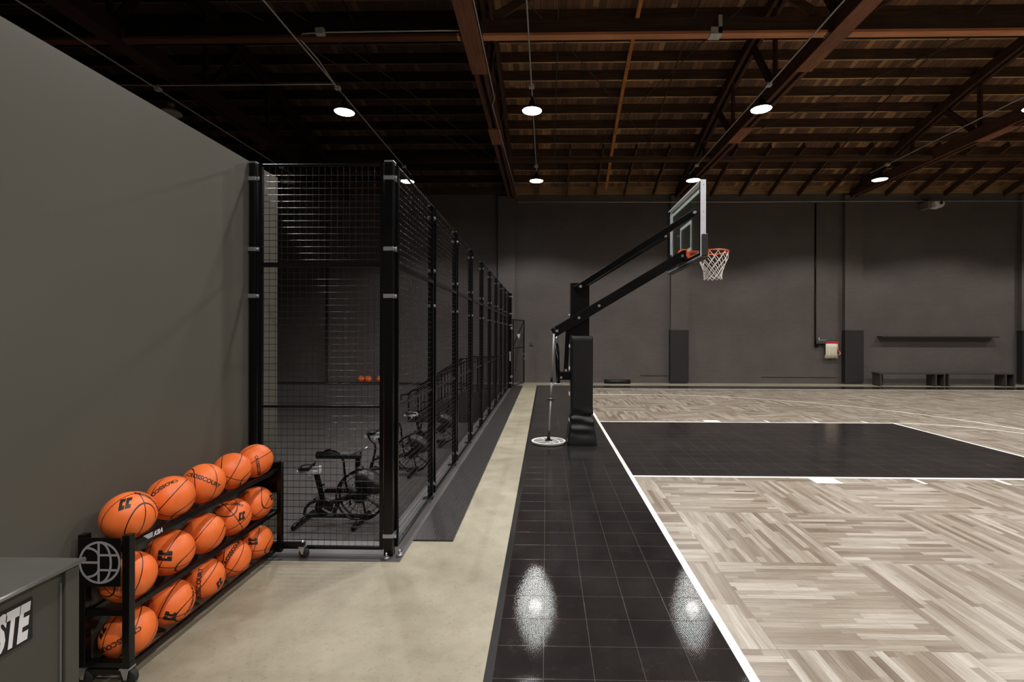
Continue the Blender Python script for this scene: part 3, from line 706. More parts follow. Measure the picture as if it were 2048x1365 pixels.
# ------------------------------------------------------------------ sunken room: platform, stairs, railings
pl = MB().box(-2.5, PX, 14.2, PY1, PITZ, ZC)
tag(pl.build('stair_landing', 'black_paint'), 'black landing at the head of the pit stairs', 'landing')
stp = empty('pit_stairs', (-2.5, 14.75, PITZ)); tag(stp, 'dark flight of steps down into the sunken room', 'stairs')
NS = 5; RUN = 0.30
for i in range(NS):
    h = (ZC - PITZ) * (NS - i) / (NS + 1)
    MB().box(-RUN * (i + 1), -RUN * i, -0.55, 0.55, 0, h).build('step', 'black_paint', stp)
def railing(y, lab):
    r = empty('stair_railing', (0, y, 0)); tag(r, lab, 'railing', 'stair railings')
    zt = 1.0; zb = 1.0 - 1.08
    top = [(-1.45, 0, zt), (-2.5, 0, zt), (-4.1, 0, zb), (-4.28, 0, zb - 0.02), (-4.28, 0, zb - 0.16)]
    MB().tube(top, 0.022, 8).tube([(-1.45, 0, zt - 0.11), (-2.48, 0, zt - 0.11), (-4.1, 0, zb - 0.13)], 0.016, 8).build('handrail', 'black_steel', r)
    MB().tube([(-1.45, 0, 0.1), (-2.5, 0, 0.1), (-4.05, 0, PITZ + 0.12)], 0.014, 6).build('bottom_rail', 'black_steel', r)
    for x in (-1.45, -2.0, -2.5, -3.3, -4.05):
        f = 0 if x >= -2.5 else (-2.5 - x) / 1.6; 
        zf = ZC if x >= -2.5 else max(PITZ, ZC + (-0.9) * min(1, (int((-2.5 - x) / RUN) + 1) / 6))
        MB().box(x - 0.02, x + 0.02, -0.02, 0.02, zf, zt - 1.08 * f).build('post', 'black_steel', r)
    nb = 26
    b = MB()
    for i in range(nb):
        x = -1.5 - (4.0 - 1.5) * (i + 0.5) / nb
        if x >= -2.5: z0, z1 = 0.1, zt - 0.11
        else:
            f = (-2.5 - x) / 1.6; z0 = 0.1 + (PITZ + 0.02) * f * 1.02; z1 = zt - 0.11 - 1.1 * f
        b.box(x - 0.007, x + 0.007, -0.007, 0.007, z0, z1)
    b.build('balusters', 'black_steel', r)
railing(14.24, 'black metal railing on the near side of the pit stairs')
railing(15.26, 'black metal railing on the far side of the pit stairs, toward the brick wall')
cb = MB().box(XL, -2.5, PY1 - 0.02, PY1 + 0.04, ZC, 0.05)
tag(cb.build('ledge_curb', 'black_paint'), 'low black curb along the ledge under the far brick wall', 'curb')

# ------------------------------------------------------------------ fence
FZ0 = 0.03; FZ1 = 3.035; MID = 2.245; LOW = 1.138
fence = empty('wire_fence', (-1.205, 3.75, 0)); tag(fence, 'tall black welded-wire fence cage enclosing the sunken gym room', 'fence')
def panel(x0, x1, name='panel'):
    """panel in the XZ plane, frames + wire"""
    p = MB(); w = 0.028; d = 0.014
    p.box(x0, x0 + w, -d, d, FZ0, FZ1).box(x1 - w, x1, -d, d, FZ0, FZ1)
    for z, h in ((FZ0, 0.02), (MID - 0.018, 0.036)):
        p.box(x0 + w, x1 - w, -d, d, z, z + h)
    for z in (FZ1 - 0.010, LOW): p.tube([(x0 + w, 0, z), (x1 - w, 0, z)], 0.0105, 12, caps=False)
    wm = MB(); n = int((x1 - x0 - 2 * w) / 0.05)
    for i in range(1, n + 1):
        x = x0 + w + (x1 - x0 - 2 * w) * i / (n + 1); wm.tube([(x, 0.004, FZ0 + 0.01), (x, 0.004, FZ1 - 0.01)], 0.0014, 6, caps=False)
    z = FZ0 + 0.07
    while z < FZ1 - 0.05:
        if abs(z - MID) > 0.026 and abs(z - LOW) > 0.02: wm.tube([(x0 + 0.01, -0.002, z), (x1 - 0.01, -0.002, z)], 0.0024, 6, caps=False)
        z += 0.0508
    return p, wm
O = Vector((-1.205, 3.75, 0))
p, wm = panel(-2.245 + 1.205, -1.262 + 1.205)
fr = p.build('panel_frame', 'black_steel', fence); wm.build('wire_mesh', 'black_wire', fr, fix=False)
PS = 1.297
p, wm = panel(0.045, PS - 0.045)
fr0 = p.build('panel_frame', 'black_steel', fence); w0 = wm.build('wire_mesh', 'black_wire', fr0, fix=False)
LEAN = 0.0     # the side run stays parallel to the court
fr0.rotation_euler = (0, 0, PI / 2); fr0.location = (0.028, 0, 0)
NP = 9
for i in range(1, NP):
    o = dup(fr0, parent=fence); o.location = (0.028, PS * i, 0); o.rotation_euler = (0, 0, PI / 2)
def clamps(par, w):
    for z in (2.914, 2.365, 2.0, 0.145):
        MB().box(-w / 2 - 0.006, w / 2 + 0.006, -w / 2 - 0.006, w / 2 + 0.006, z - 0.016, z + 0.016).box(w / 2, w / 2 + 0.03, -w / 2 - 0.004, -w / 2 + 0.004, z - 0.014, z + 0.014).cyl((w / 2 + 0.016, -w / 2 - 0.012, z), (w / 2 + 0.016, -w / 2 + 0.012, z), 0.008, 8).build('clamp', 'zinc', par, bevel=0.003)
def post(w, h=3.035, foot=True):
    b = MB().box(-w / 2, w / 2, -w / 2, w / 2, ZC, h)
    o = b.build('post', 'black_steel', fence, bevel=0.006)
    MB().box(-w / 2 - 0.002, w / 2 + 0.002, -w / 2 - 0.002, w / 2 + 0.002, h, h + 0.015).build('cap', 'zinc', o, bevel=0.003)
    if foot: MB().box(-w / 2 - 0.05, w / 2 + 0.004, -w / 2 - 0.012, w / 2 + 0.012, ZC, ZC + 0.008).build('base_plate', 'black_steel', o)
    clamps(o, w); return o
cp = post(0.07, foot=False); cp.location = (-0.01, 0, 0)
MB().cyl((-0.0, -0.075, ZC), (0.0, -0.075, ZC + 0.02), 0.022, 12).cyl((0, -0.075, ZC + 0.02), (0, -0.075, ZC + 0.05), 0.008, 8).cyl((0.085, -0.02, ZC), (0.085, -0.02, ZC + 0.02), 0.022, 12).cyl((0.085, -0.02, ZC + 0.02), (0.085, -0.02, ZC + 0.05), 0.008, 8).build('anchor_bolt', 'zinc', cp)
lp = post(0.052); lp.location = (-2.286 + 1.205, 0, 0)
sp = post(0.052); sp.location = (0.0, PS, 0)
for i in range(2, NP + 1):
    o = dup(sp, parent=fence); o.location = (0.0, PS * i, 0)
ep = post(0.09); ep.location = (0.06, PS * NP + 0.12, 0)
for z in (0.35, 1.9): MB().cyl((0.045, -0.05, z), (0.045, -0.075, z), 0.045, 14).build('hinge', 'zinc', ep)
MB().box(-0.012, 0.012, -0.065, -0.045, 0.85, 1.15).build('lock_box', 'alu', ep)
# gate
gx0, gy0 = -1.07, 15.66
gt = empty('wire_gate', (gx0, gy0, 0), math.atan2(1.28, 0.32)); tag(gt, 'black wire gate standing open beyond the far end of the fence', 'gate')
gw = 1.28; gh = 2.20
MB().box(0, 0.035, -0.015, 0.015, 0.02, gh).box(gw - 0.035, gw, -0.015, 0.015, 0.02, gh).box(0, gw, -0.015, 0.015, 0.02, 0.055).box(0, gw, -0.015, 0.015, gh - 0.035, gh).box(0, gw, -0.015, 0.015, 1.24, 1.27).bar((0.02, 0, 1.3), (gw - 0.02, 0, gh - 0.02), 0.02, 0.03).build('frame', 'black_steel', gt)
g = MB()
for i in range(1, 25): g.tube([(gw * i / 25, 0.004, 0.03), (gw * i / 25, 0.004, gh - 0.02)], 0.0022, 4, caps=False)
for i in range(1, 43): g.tube([(0.02, 0, gh * i / 43), (gw - 0.02, 0, gh * i / 43)], 0.0022, 4, caps=False)
g.build('wire_mesh', 'black_wire', gt, fix=False)
MB().box(gw - 0.3, gw - 0.02, -0.06, -0.02, 1.02, 1.045).cyl((gw - 0.06, -0.02, 0.85), (gw - 0.06, -0.05, 0.85), 0.035, 12).build('latch', 'zinc', gt)
MB().poly([(0.45, 0), (0.7, 0), (0.66, 1), (0.49, 1)], 0, 1)
sg = MB(); sg.add([(0.42, -0.02, 1.72), (0.70, -0.02, 1.72), (0.70, -0.02, 1.66), (0.64, -0.02, 1.60), (0.56, -0.02, 1.56), (0.48, -0.02, 1.60), (0.42, -0.02, 1.66),
                   (0.42, -0.026, 1.72), (0.70, -0.026, 1.72), (0.70, -0.026, 1.66), (0.64, -0.026, 1.60), (0.56, -0.026, 1.56), (0.48, -0.026, 1.60), (0.42, -0.026, 1.66)],
                  [tuple(range(7)), tuple(range(13, 6, -1))] + [(i, (i + 1) % 7, 7 + (i + 1) % 7, 7 + i) for i in range(7)])
sg.build('sign_plate', 'lettering_white', gt)

# ------------------------------------------------------------------ basketballs
def ball_mesh():
    return MB().sphere((0, 0, 0), 0.12, 40, 22)
ball_me = None
decal_cache = {}
def decal(par, C, R, txt, dx, dy, ang, size, kind):
    """wrap lettering onto a ball at screen offset (dx,dy) in radii, turned by ang degrees"""
    key = (txt, size)
    if key not in decal_cache:
        if txt == 'CC':
            H_ = size * 0.58; W_ = size * 0.215; T_ = size * 0.085; G_ = size * 0.03; b_ = MB()
            def rc_(x0, x1, y0, y1):
                n_ = max(1, int((y1 - y0) / 0.008)); m_ = max(1, int((x1 - x0) / 0.008))
                vv = [Vector((x0 + (x1 - x0) * i / m_ + 0.22 * (y0 + (y1 - y0) * j / n_), y0 + (y1 - y0) * j / n_, 0)) for j in range(n_ + 1) for i in range(m_ + 1)]
                b_.add(vv, [(j * (m_ + 1) + i, j * (m_ + 1) + i + 1, (j + 1) * (m_ + 1) + i + 1, (j + 1) * (m_ + 1) + i) for j in range(n_) for i in range(m_)])
            for k_ in (0, 1):
                x0 = -W_ - G_ / 2 + k_ * (W_ + G_)
                rc_(x0, x0 + T_ * 1.5, -H_ / 2, H_ / 2); rc_(x0 + T_ * 1.5, x0 + W_, H_ / 2 - T_, H_ / 2); rc_(x0 + T_ * 1.5, x0 + W_, -H_ / 2, -H_ / 2 + T_)
                rc_(x0 + W_ - T_ * 1.2, x0 + W_, H_ * 0.17, H_ / 2 - T_); rc_(x0 + W_ - T_ * 1.2, x0 + W_, -H_ / 2 + T_, -H_ * 0.17)
            vs, fs = b_.v, b_.f
        else: vs, fs = text_mesh(txt, size, 0.0012, 1.0, 0.0, 1.0, sub=3)
        decal_cache[key] = (vs, fs)
    vs, fs = decal_cache[key]
    w = (CAMP - C).normalized(); up0 = Vector((0, 0, 1)); r0 = up0.cross(w).normalized(); u0 = w.cross(r0).normalized()
    n = (w * math.sqrt(max(0.02, 1 - dx * dx - dy * dy)) + r0 * dx + u0 * dy).normalized()
    u1 = (u0 - n * u0.dot(n)).normalized(); r1 = u1.cross(n).normalized()
    a = math.radians(ang); rr = r1 * math.cos(a) + u1 * math.sin(a); uu = u1 * math.cos(a) - r1 * math.sin(a)
    Ri = R.to_matrix().transposed(); rad = 0.12
    out = []
    for v in vs:
        d = Vector((v.x, v.y, 0)); L = d.length
        if L < 1e-6: p = n
        else:
            th = L / rad; p = n * math.cos(th) + (rr * d.x + uu * d.y) / L * math.sin(th)
        out.append(Ri @ (p * (rad + 0.0006)))
    b = MB(); b.add(out, fs); b.build('lettering', 'lettering_black', par, fix=False)

def ball(loc, rot, lab, group, decals=()):
    global ball_me
    C = Vector(loc)
    if ball_me is None:
        o = ball_mesh().build('basketball', 'ball'); ball_me = o
    else:
        o = ball_me.copy(); COL.objects.link(o)
    o.location = C; R = Euler([math.radians(a) for a in rot]); o.rotation_euler = R
    tag(o, lab, 'basketball', group)
    for d in decals: decal(o, C, R, *d)
    return o
RXc = -2.152; BYs = [2.462, 2.738, 3.006, 3.28, 3.548]
BS = 0.034
place = ['nearest', 'second', 'third', 'fourth', 'farthest']
def bn(i, row): return 'orange basketball, %s in the rack\'s %s row' % (place[i], row)
g1, g2, g3 = 'basketballs on the top row', 'basketballs on the middle row', 'basketballs on the bottom row'
top = [((80, 15, -20), [('CC', -0.12, 0.52, 8, 0.105, ''), ('CROSSCOURT', 0.75, 0.52, -62, 0.026, '')], ', double C mark on its top'),
       ((30, 40, 25), [('CROSSCOURT', -0.45, 0.42, 222, BS * .9, '')], ', wordmark upside down'),
       ((70, 10, 70), [('CROSSCOURT', 0.02, 0.22, -32, BS, '')], ', wordmark reading across the front'),
       ((10, 30, 35), [('CC', -0.93, 0.2, -70, 0.09, '')], ', plain side with one upright seam'),
       ((60, 60, 10), [('CROSSCOURT', 0.18, -0.45, -78, BS * .85, '')], ', wordmark running down')]
for i in range(5):
    r, d, x = top[i]; ball((RXc, BYs[i], 0.765), r, bn(i, 'top') + x, g1, d)
mid = [((40, 20, 60), [], ', half behind the black logo plate'), ((15, 25, 20), [('CC', -0.2, -0.1, 84, 0.115, '')], ', large double C mark turned on its side'),
       ((75, 35, 15), [], ', no mark facing out'), ((20, 60, 75), [('CROSSCOURT', -0.15, 0.72, -5, BS * .85, ''), ('CC', 0.5, -0.05, 10, 0.09, '')], '; wordmark above a double C'),
       ((35, -30, 10), [('CC', 0.92, 0.2, -70, 0.09, '')], ', crossing seams facing out')]
for i in range(5):
    r, d, x = mid[i]; ball((RXc, BYs[i], 0.45), r, bn(i, 'middle') + x, g2, d)
bot = [((65, 25, 40), [('CC', -0.85, 0.35, 60, 0.105, ''), ('CROSSCOURT', -0.42, -0.3, 196, BS, '')], ', behind the end post'),
       ((10, 20, 15), [('CC', 0.0, -0.6, 72, 0.105, ''), ('CROSSCOURT', 0.88, -0.1, 80, BS * .8, '')], ', double C mark low on its side'),
       ((85, 40, 30), [('CROSSCOURT', -0.2, -0.35, 84, BS, ''), ('CC', 0.72, -0.4, 55, 0.09, '')], ', wordmark upright at lower left'),
       ((20, 35, 45), [('CROSSCOURT', 0.05, 0.42, 58, BS, '')], ', wordmark slanting over the top'),
       ((10, 15, 30), [('CC', -0.1, 0.05, 92, 0.1, '')], ', double C mark turned on its side')]
for i in range(5):
    r, d, x = bot[i]; ball((RXc, BYs[i], 0.163), r, bn(i, 'bottom') + x, g3, d)
gl = 'loose basketballs on the far ledge'
for (u, l) in ((720, 'leftmost of the loose orange basketballs on the far ledge'), (734.2, 'loose orange basketball touching the leftmost one on the far ledge'), (757.5, 'loose orange basketball just left of the fence corner post on the far ledge'), (785, 'loose orange basketball just right of the fence corner post on the far ledge')):
    yb = 17.0; ball(((u - 1092) * yb / 969, yb, ZC + 0.12), (random.random() * 90, random.random() * 90, 20), l, gl)

# ------------------------------------------------------------------ ball rack
rk = empty('ball_rack', (-2.15, 2.36, ZC)); tag(rk, 'black three-row steel ball rack beside the grey partition wall', 'ball rack')
rx0, rx1 = -2.262, -2.042; ry0, ry1 = 2.335, 3.69
def rb(b, name, mat, bev=0.003, loc=(-2.15, 2.36, ZC)):
    for v in b.v: v -= Vector(loc)
    return b.build(name, mat, rk, bevel=bev)
for (x, y) in ((rx0, ry0), (rx1, ry0), (rx0, ry1), (rx1, ry1)):
    rb(MB().box(x - 0.018, x + 0.018, y - 0.018, y + 0.018, 0.03, 0.722), 'upright', 'black_steel')
for z in (0.655, 0.34, 0.053):
    for x in (-2.237, -2.067):
        rb(MB().tube([(x, ry0 + 0.01, z), (x, ry1 - 0.01, z)], 0.013, 4) if False else MB().box(x - 0.012, x + 0.012, ry0 + 0.018, ry1 - 0.018, z - 0.015, z + 0.015), 'rail', 'black_steel')
    for y in (ry0, ry1): rb(MB().box(rx0 + 0.018, rx1 - 0.018, y - 0.012, y + 0.012, z - 0.015, z + 0.015), 'cross_bar', 'black_steel')
for y in (ry0 - 0.021, ry1 + 0.021):
    pz0, pz1 = 0.475, 0.712
    rb(MB().box(rx0 - 0.012, rx1 - 0.02, y - 0.003, y + 0.003, pz0, pz1), 'end_plate', 'black_steel')
# ball emblem on the near plate
lc = Vector(((rx0 + rx1) / 2 - 0.012, ry0 - 0.0245, 0.593)); LR = 0.098
def arcpts(cx, cz, r, a0, a1, n=24): return [(cx + r * math.cos(a0 + (a1 - a0) * i / n), cz + r * math.sin(a0 + (a1 - a0) * i / n)) for i in range(n + 1)]
RIB = [0]
def ribbon(pts, w, b, plane, closed=False):
    """flat ribbon along 2D pts; plane maps (a,b)->3D"""
    n = len(pts); vs = []; RIB[0] += 1
    for i, (a, c) in enumerate(pts):
        p0 = pts[max(i - 1, 0)]; p1 = pts[min(i + 1, n - 1)]
        if closed and i in (0, n - 1): p0 = pts[n - 2]; p1 = pts[1]
        dx, dz = p1[0] - p0[0], p1[1] - p0[1]; L = math.hypot(dx, dz) or 1
        for s in (-1, 1): vs.append(plane(a - dz / L * w / 2 * s, c + dx / L * w / 2 * s))
    b.add(vs, [(2 * i, 2 * i + 1, 2 * i + 3, 2 * i + 2) for i in range(n - 1)])
def emblem(b, r, w, plane):
    ribbon(arcpts(0, 0, r, 0, 2 * PI, 64), w, b, plane, True)
    ribbon([(-0.05 * r, -r), (-0.05 * r, r)], w, b, plane)
    ribbon([(-r, 0.0), (-0.05 * r, 0.0)], w, b, plane)
    ribbon([(-0.05 * r, 0.37 * r), (0.9 * r, 0.37 * r)], w, b, plane)
    ribbon([(-0.05 * r, -0.37 * r), (0.9 * r, -0.37 * r)], w, b, plane)
    ribbon([(0.02 * r + 0.55 * r * math.cos(a), r * math.sin(a)) for a in [-PI / 2 + PI * i / 20 for i in range(21)]], w, b, plane)
    ribbon([(-0.66 * r + 0.62 * r * math.sin(a), 0.72 * r - 0.42 * r * (1 - math.cos(a))) for a in [PI / 2 * i / 14 for i in range(15)]], w, b, plane)
    ribbon([(-0.66 * r + 0.62 * r * math.sin(a), -0.72 * r + 0.42 * r * (1 - math.cos(a))) for a in [PI / 2 * i / 14 for i in range(15)]], w, b, plane)
eb = MB(); emblem(eb, LR, 0.011, lambda a, c: (lc.x + a, lc.y - 0.00015 * (RIB[0] % 12), lc.z + c)); rb(eb, 'ball_emblem', 'logo_grey', 0)
# rail lettering facing +X near the end
vs, fs = text_mesh('KBA', 0.034, 0.0012, 0.9, 0.35)
kb = MB(); kb.add([(-2.0535, 2.53 + v.x, 0.655 + v.y) for v in vs], fs)
for i in range(4): kb.add([(-2.0535, 2.44 + 0.008 * i, 0.666 - 0.007 * i), (-2.0535, 2.495, 0.666 - 0.007 * i), (-2.0535, 2.495, 0.6695 - 0.007 * i), (-2.0535, 2.435 + 0.008 * i, 0.6695 - 0.007 * i)], [(0, 1, 2, 3)])
rb(kb, 'rail_lettering', 'lettering_white', 0)
# arms and casters
for y in (ry0, ry1):
    far = y == ry1
    rb(MB().box(rx0 - 0.02, rx1 + (0.19 if far else 0.02), y - 0.016, y + 0.016, 0.075, 0.103), 'foot_bar', 'black_steel')
    for x in ((rx1 + 0.175) if far else rx1 - 0.005, rx0 - 0.0):
        c = rb(MB().box(x - 0.024, x + 0.024, y - 0.022, y + 0.022, 0.066, 0.074).add([(x - 0.02, y - 0.02, 0.07), (x + 0.022, y - 0.02, 0.07), (x + 0.012, y - 0.02, 0.018), (x - 0.002, y - 0.02, 0.018), (x - 0.02, y - 0.017, 0.07), (x + 0.022, y - 0.017, 0.07), (x + 0.012, y - 0.017, 0.018), (x - 0.002, y - 0.017, 0.018)],
                  [(0, 1, 2, 3), (7, 6, 5, 4), (0, 4, 5, 1), (1, 5, 6, 2), (2, 6, 7, 3), (3, 7, 4, 0)]).box(x - 0.014, x + 0.014, y + 0.017, y + 0.02, 0.018, 0.068).cyl((x, y, 0.07), (x, y, 0.118), 0.009, 8), 'caster', 'zinc', 0)
        w = MB().lathe([(0.005, -0.014), (0.034, -0.014), (0.038, -0.008), (0.038, 0.008), (0.034, 0.014), (0.005, 0.014)], (x + 0.012, y, 0.038 + ZC), 24, axis='Y')
        for v in w.v: v -= Vector((-2.15, 2.36, ZC))
        w.build('wheel', 'rubber', c)

# ------------------------------------------------------------------ waste bin
bx1, by1, bz = -1.672, 1.722, 0.895
bn_ = empty('waste_bin', (bx1, by1, ZC)); tag(bn_, 'grey box-shaped waste bin with metal-edged lid at the bottom left corner', 'bin')
def bb_(b, name, mat, bev=0.003):
    for v in b.v: v -= Vector((bx1, by1, ZC))
    return b.build(name, mat, bn_, bevel=bev)
bb_(MB().box(-2.30, bx1 - 0.02, 1.16, by1 - 0.02, ZC, bz - 0.02), 'body', 'bin_grey')
bb_(MB().box(bx1 - 0.06, bx1 - 0.005, by1 - 0.06, by1 - 0.01, ZC, bz - 0.02), 'corner_post', 'bin_grey')
bb_(MB().box(bx1 - 0.019, bx1 - 0.015, by1 - 0.069, by1 - 0.063, ZC, bz - 0.06), 'edge_strip', 'alu_trim', 0)
bb_(MB().box(-2.31, bx1, 1.14, by1, bz - 0.02, bz), 'lid', 'bin_top', 0.006)
bb_(MB().tube([(bx1 + 0.002, 1.14, bz - 0.006), (bx1 + 0.002, by1, bz - 0.006)], 0.0085, 10), 'lid_edge', 'alu_trim', 0)
bb_(MB().lathe([(0.001, 0), (0.10, 0), (0.10, 0.002), (0.001, 0.002)], (-2.06, 1.40, bz), 28, smooth=False), 'opening', 'black_matte', 0)
sgn = bb_(MB().box(bx1 - 0.0195, bx1 - 0.016, 1.30, 1.563, 0.702, 0.838), 'sign', 'black_matte', 0)
vs, fs = text_mesh('WASTE', 0.15, 0.008, 0.42, 0.0, 0.97); vs = [Vector((v.x + 0.10 * v.y, v.y, 0)) for v in vs]; wmax = max(v.x for v in vs)
wt = MB(); wt.add([(bx1 - 0.0152, 1.557 - wmax + v.x, 0.77 + v.y) for v in vs], fs)
for v in wt.v: v -= Vector((bx1, by1, ZC))
wt.build('lettering', 'lettering_white', sgn, fix=False)

# ------------------------------------------------------------------ hoop
hp = empty('basketball_hoop', (0.53, 7.62, 0)); tag(hp, 'black fixed basketball hoop with padded post, glass backboard and orange rim', 'basketball hoop')
H0 = Vector((0.53, 7.62, 0))
def hb(b, name, mat, bev=0.004, par=None):
    for v in b.v: v -= H0
    return b.build(name, mat, par or hp, bevel=bev)
hb(MB().box(0.385, 0.675, 7.55, 7.85, 0.0, 2.51), 'post', 'black_steel')
# pad: rounded wrap, with creased lower skirt
pad = MB(); nx = 10; rows = []
def padrow(z, x0, x1, y0, y1, r=0.03, jit=0.0):
    pts = []
    per = []
    for (cx, cy, a0) in ((x1 - r, y0 + r, -90), (x1 - r, y1 - r, 0), (x0 + r, y1 - r, 90), (x0 + r, y0 + r, 180)):
        for k in range(5): a = math.radians(a0 + 90 * k / 4); per.append((cx + r * math.cos(a), cy + r * math.sin(a)))
    out = []
    m = len(per)
    for i in range(m):
        p, q = per[i], per[(i + 1) % m]; d = math.hypot(q[0] - p[0], q[1] - p[1]); k = max(1, int(d / 0.03))
        for j in range(k): out.append((p[0] + (q[0] - p[0]) * j / k, p[1] + (q[1] - p[1]) * j / k))
    return out
zs = [0.0 + 0.025 * i for i in range(17)] + [0.42 + 0.02 * i for i in range(8)] + [0.6, 0.8, 1.0, 1.2, 1.4, 1.6, 1.66, 1.685]
N = None
for z in zs:
    f = max(0, min(1, (0.44 - z) / 0.40)); fl_ = 0.06 * f + (-0.012 if 0.42 < z < 0.48 else 0)
    if z > 1.67: fl_ -= 0.012
    row = padrow(z, 0.388, 0.728, 7.47, 7.90)
    cx, cy = 0.558, 7.685; out = []
    for (x, y) in row:
        sx = 1 + fl_ * 2 / 0.34; sy = 1 + fl_ * 2 / 0.43
        X_, Y_ = cx + (x - cx) * sx, cy + (y - cy) * sy
        w = 0.0
        if z < 0.62:
            k = math.exp(-((z - 0.42) / 0.13) ** 2) + 0.5 * math.exp(-((z - 0.2) / 0.1) ** 2)
            w = 0.011 * k * (math.sin(x * 8 + z * 42 + y * 5) + 0.7 * math.sin(x * -13 + z * 30 + 1.3) + 0.35 * math.sin(y * 14 - z * 60))
        d = Vector((X_ - cx, Y_ - cy)); d.normalize()
        out.append((X_ + d.x * w, Y_ + d.y * w, z + 0.001))
    rows.append(out)
n = len(rows[0]); vs = [p for r_ in rows for p in r_]
fs = [(i * n + k, i * n + (k + 1) % n, (i + 1) * n + (k + 1) % n, (i + 1) * n + k) for i in range(len(rows) - 1) for k in range(n)]
fs.append(tuple((len(rows) - 1) * n + k for k in range(n)))
pad.add(vs, fs, True)
hb(pad, 'post_pad', 'black_vinyl', 0)
for z in (0.35, 0.75, 1.15, 1.5): hb(MB().box(0.362, 0.376, 7.56, 7.60, z, z + 0.05).box(0.362, 0.374, 7.66, 7.70, z, z + 0.05), 'pad_strap', 'white_plastic', 0.002)
# arms
AX0, AX1 = 0.13, 2.12
for y in (7.50, 7.90):
    a = Vector((AX0, y, 1.735)); b = Vector((AX1, y, 2.93)); d = (b - a).normalized()
    hb(MB().bar(a - d * 0.02, b + d * 0.02, 0.05, 0.145, up=(0, 0, 1)), 'lower_arm', 'black_steel')
    yy = y - 0.035 if y < 7.7 else y + 0.035
    for t_ in (0.02, 0.19, 0.345, 0.985):
        c = a + (b - a) * t_; hb(MB().cyl((c.x, yy - 0.012, c.z), (c.x, yy + 0.012, c.z), 0.022, 12), 'bolt', 'zinc', 0)
for (ye) in (6.86, 8.52):
    ys_ = 7.50 if ye < 7.7 else 7.90
    a = Vector((0.50, ys_, 2.43)); b = Vector((2.10, ye, 3.43)); d = (b - a).normalized()
    hb(MB().bar(a - d * 0.05, b + d * 0.03, 0.045, 0.09), 'upper_arm', 'black_steel')
    hb(MB().cyl((0.53, ys_ - 0.05, 2.445), (0.53, ys_ + 0.05, 2.445), 0.022, 12), 'bolt', 'zinc', 0)
    hb(MB().cyl((2.08, ye - 0.05, 3.42), (2.08, ye + 0.05, 3.42), 0.022, 12), 'bolt', 'zinc', 0)
# actuator and brackets behind the post
hb(MB().tube([(0.17, 7.7, 1.70), (0.175, 7.7, 1.52)], 0.02, 10), 'actuator_rod', 'zinc', 0)
hb(MB().tube([(0.175, 7.7, 1.56), (0.195, 7.7, 0.93)], 0.034, 16), 'actuator', 'black_steel', 0)
hb(MB().box(0.13, 0.24, 7.64, 7.76, 0.895, 0.93).cyl((0.12, 7.66, 0.90), (0.07, 7.66, 0.90), 0.02, 10), 'actuator_foot', 'zinc')
hb(MB().box(0.20, 0.39, 7.62, 7.66, 0.99, 1.12).box(0.20, 0.39, 7.74, 7.78, 0.99, 1.12).cyl((0.24, 7.60, 1.03), (0.24, 7.80, 1.03), 0.02, 12), 'rear_bracket', 'black_steel')
hb(MB().bar((0.355, 7.7, 1.90), (0.315, 7.7, 1.10), 0.06, 0.07, up=(1, 0, 0)), 'rear_strut', 'black_steel')
hb(MB().cyl((0.315, 7.58, 1.14), (0.315, 7.80, 1.14), 0.02, 12), 'bolt', 'zinc', 0)
hb(MB().cyl((0.24, 7.58, 1.03), (0.24, 7.60, 1.03), 0.02, 12), 'bolt', 'zinc', 0)
hb(MB().tube([(0.385, 7.6, 2.0), (0.345, 7.56, 2.0)], 0.02, 8), 'crank_stub', 'zinc', 0)
# backboard
BXp = 2.15; Y0b, Y1b = 6.79, 8.60; Z0b, Z1b = 2.80, 3.87
bd = hb(MB().box(2.185, 2.197, Y0b + 0.012, Y1b - 0.012, Z0b + 0.012, Z1b - 0.012), 'backboard', 'glass', 0)
f = MB().box(BXp, 2.225, Y0b, Y0b + 0.014, Z0b, Z1b).box(BXp, 2.225, Y1b - 0.014, Y1b, Z0b, Z1b).box(BXp, 2.225, Y0b + 0.014, Y1b - 0.014, Z0b, Z0b + 0.016).box(BXp, 2.225, Y0b + 0.014, Y1b - 0.014, Z1b - 0.016, Z1b)
for v in f.v: v -= H0
f.build('board_frame', 'alu', bd, bevel=0.003)
f = MB(); xb = 2.1985; w = 0.05
def rect(y0, y1, z0, z1, w):
    f.box(xb, xb + 0.0015, y0, y1, z0, z0 + w).box(xb, xb + 0.0015, y0, y1, z1 - w, z1).box(xb, xb + 0.0015, y0, y0 + w, z0 + w, z1 - w).box(xb, xb + 0.0015, y1 - w, y1, z0 + w, z1 - w)
rect(Y0b + 0.085, Y1b - 0.085, Z0b + 0.04, Z1b - 0.07, 0.05); rect(CYC - 0.305, CYC + 0.305, 2.99, 3.45, 0.05)
for v in f.v: v -= H0
f.build('board_marking', simple('board_marking', (236, 245, 240), 0.5), bd)
f = MB().box(2.14, 2.15, Y0b + 0.016, Y0b + 0.04, Z0b + 0.018, Z1b - 0.018).box(2.14, 2.17, Y1b - 0.075, Y1b - 0.016, Z0b + 0.018, Z1b - 0.018).box(2.14, 2.17, Y0b + 0.04, Y1b - 0.075, Z0b + 0.018, Z0b + 0.055).box(2.105, 2.14, CYC - 0.25, CYC + 0.25, Z0b + 0.02, Z0b + 0.2)
hb(f, 'rear_frame', 'black_steel')
for zz in (3.06, 3.42, 3.80):
    hb(MB().cyl((2.19, Y0b - 0.0015, zz), (2.19, Y0b + 0.002, zz), 0.006, 10), 'screw', 'black_matte', 0)
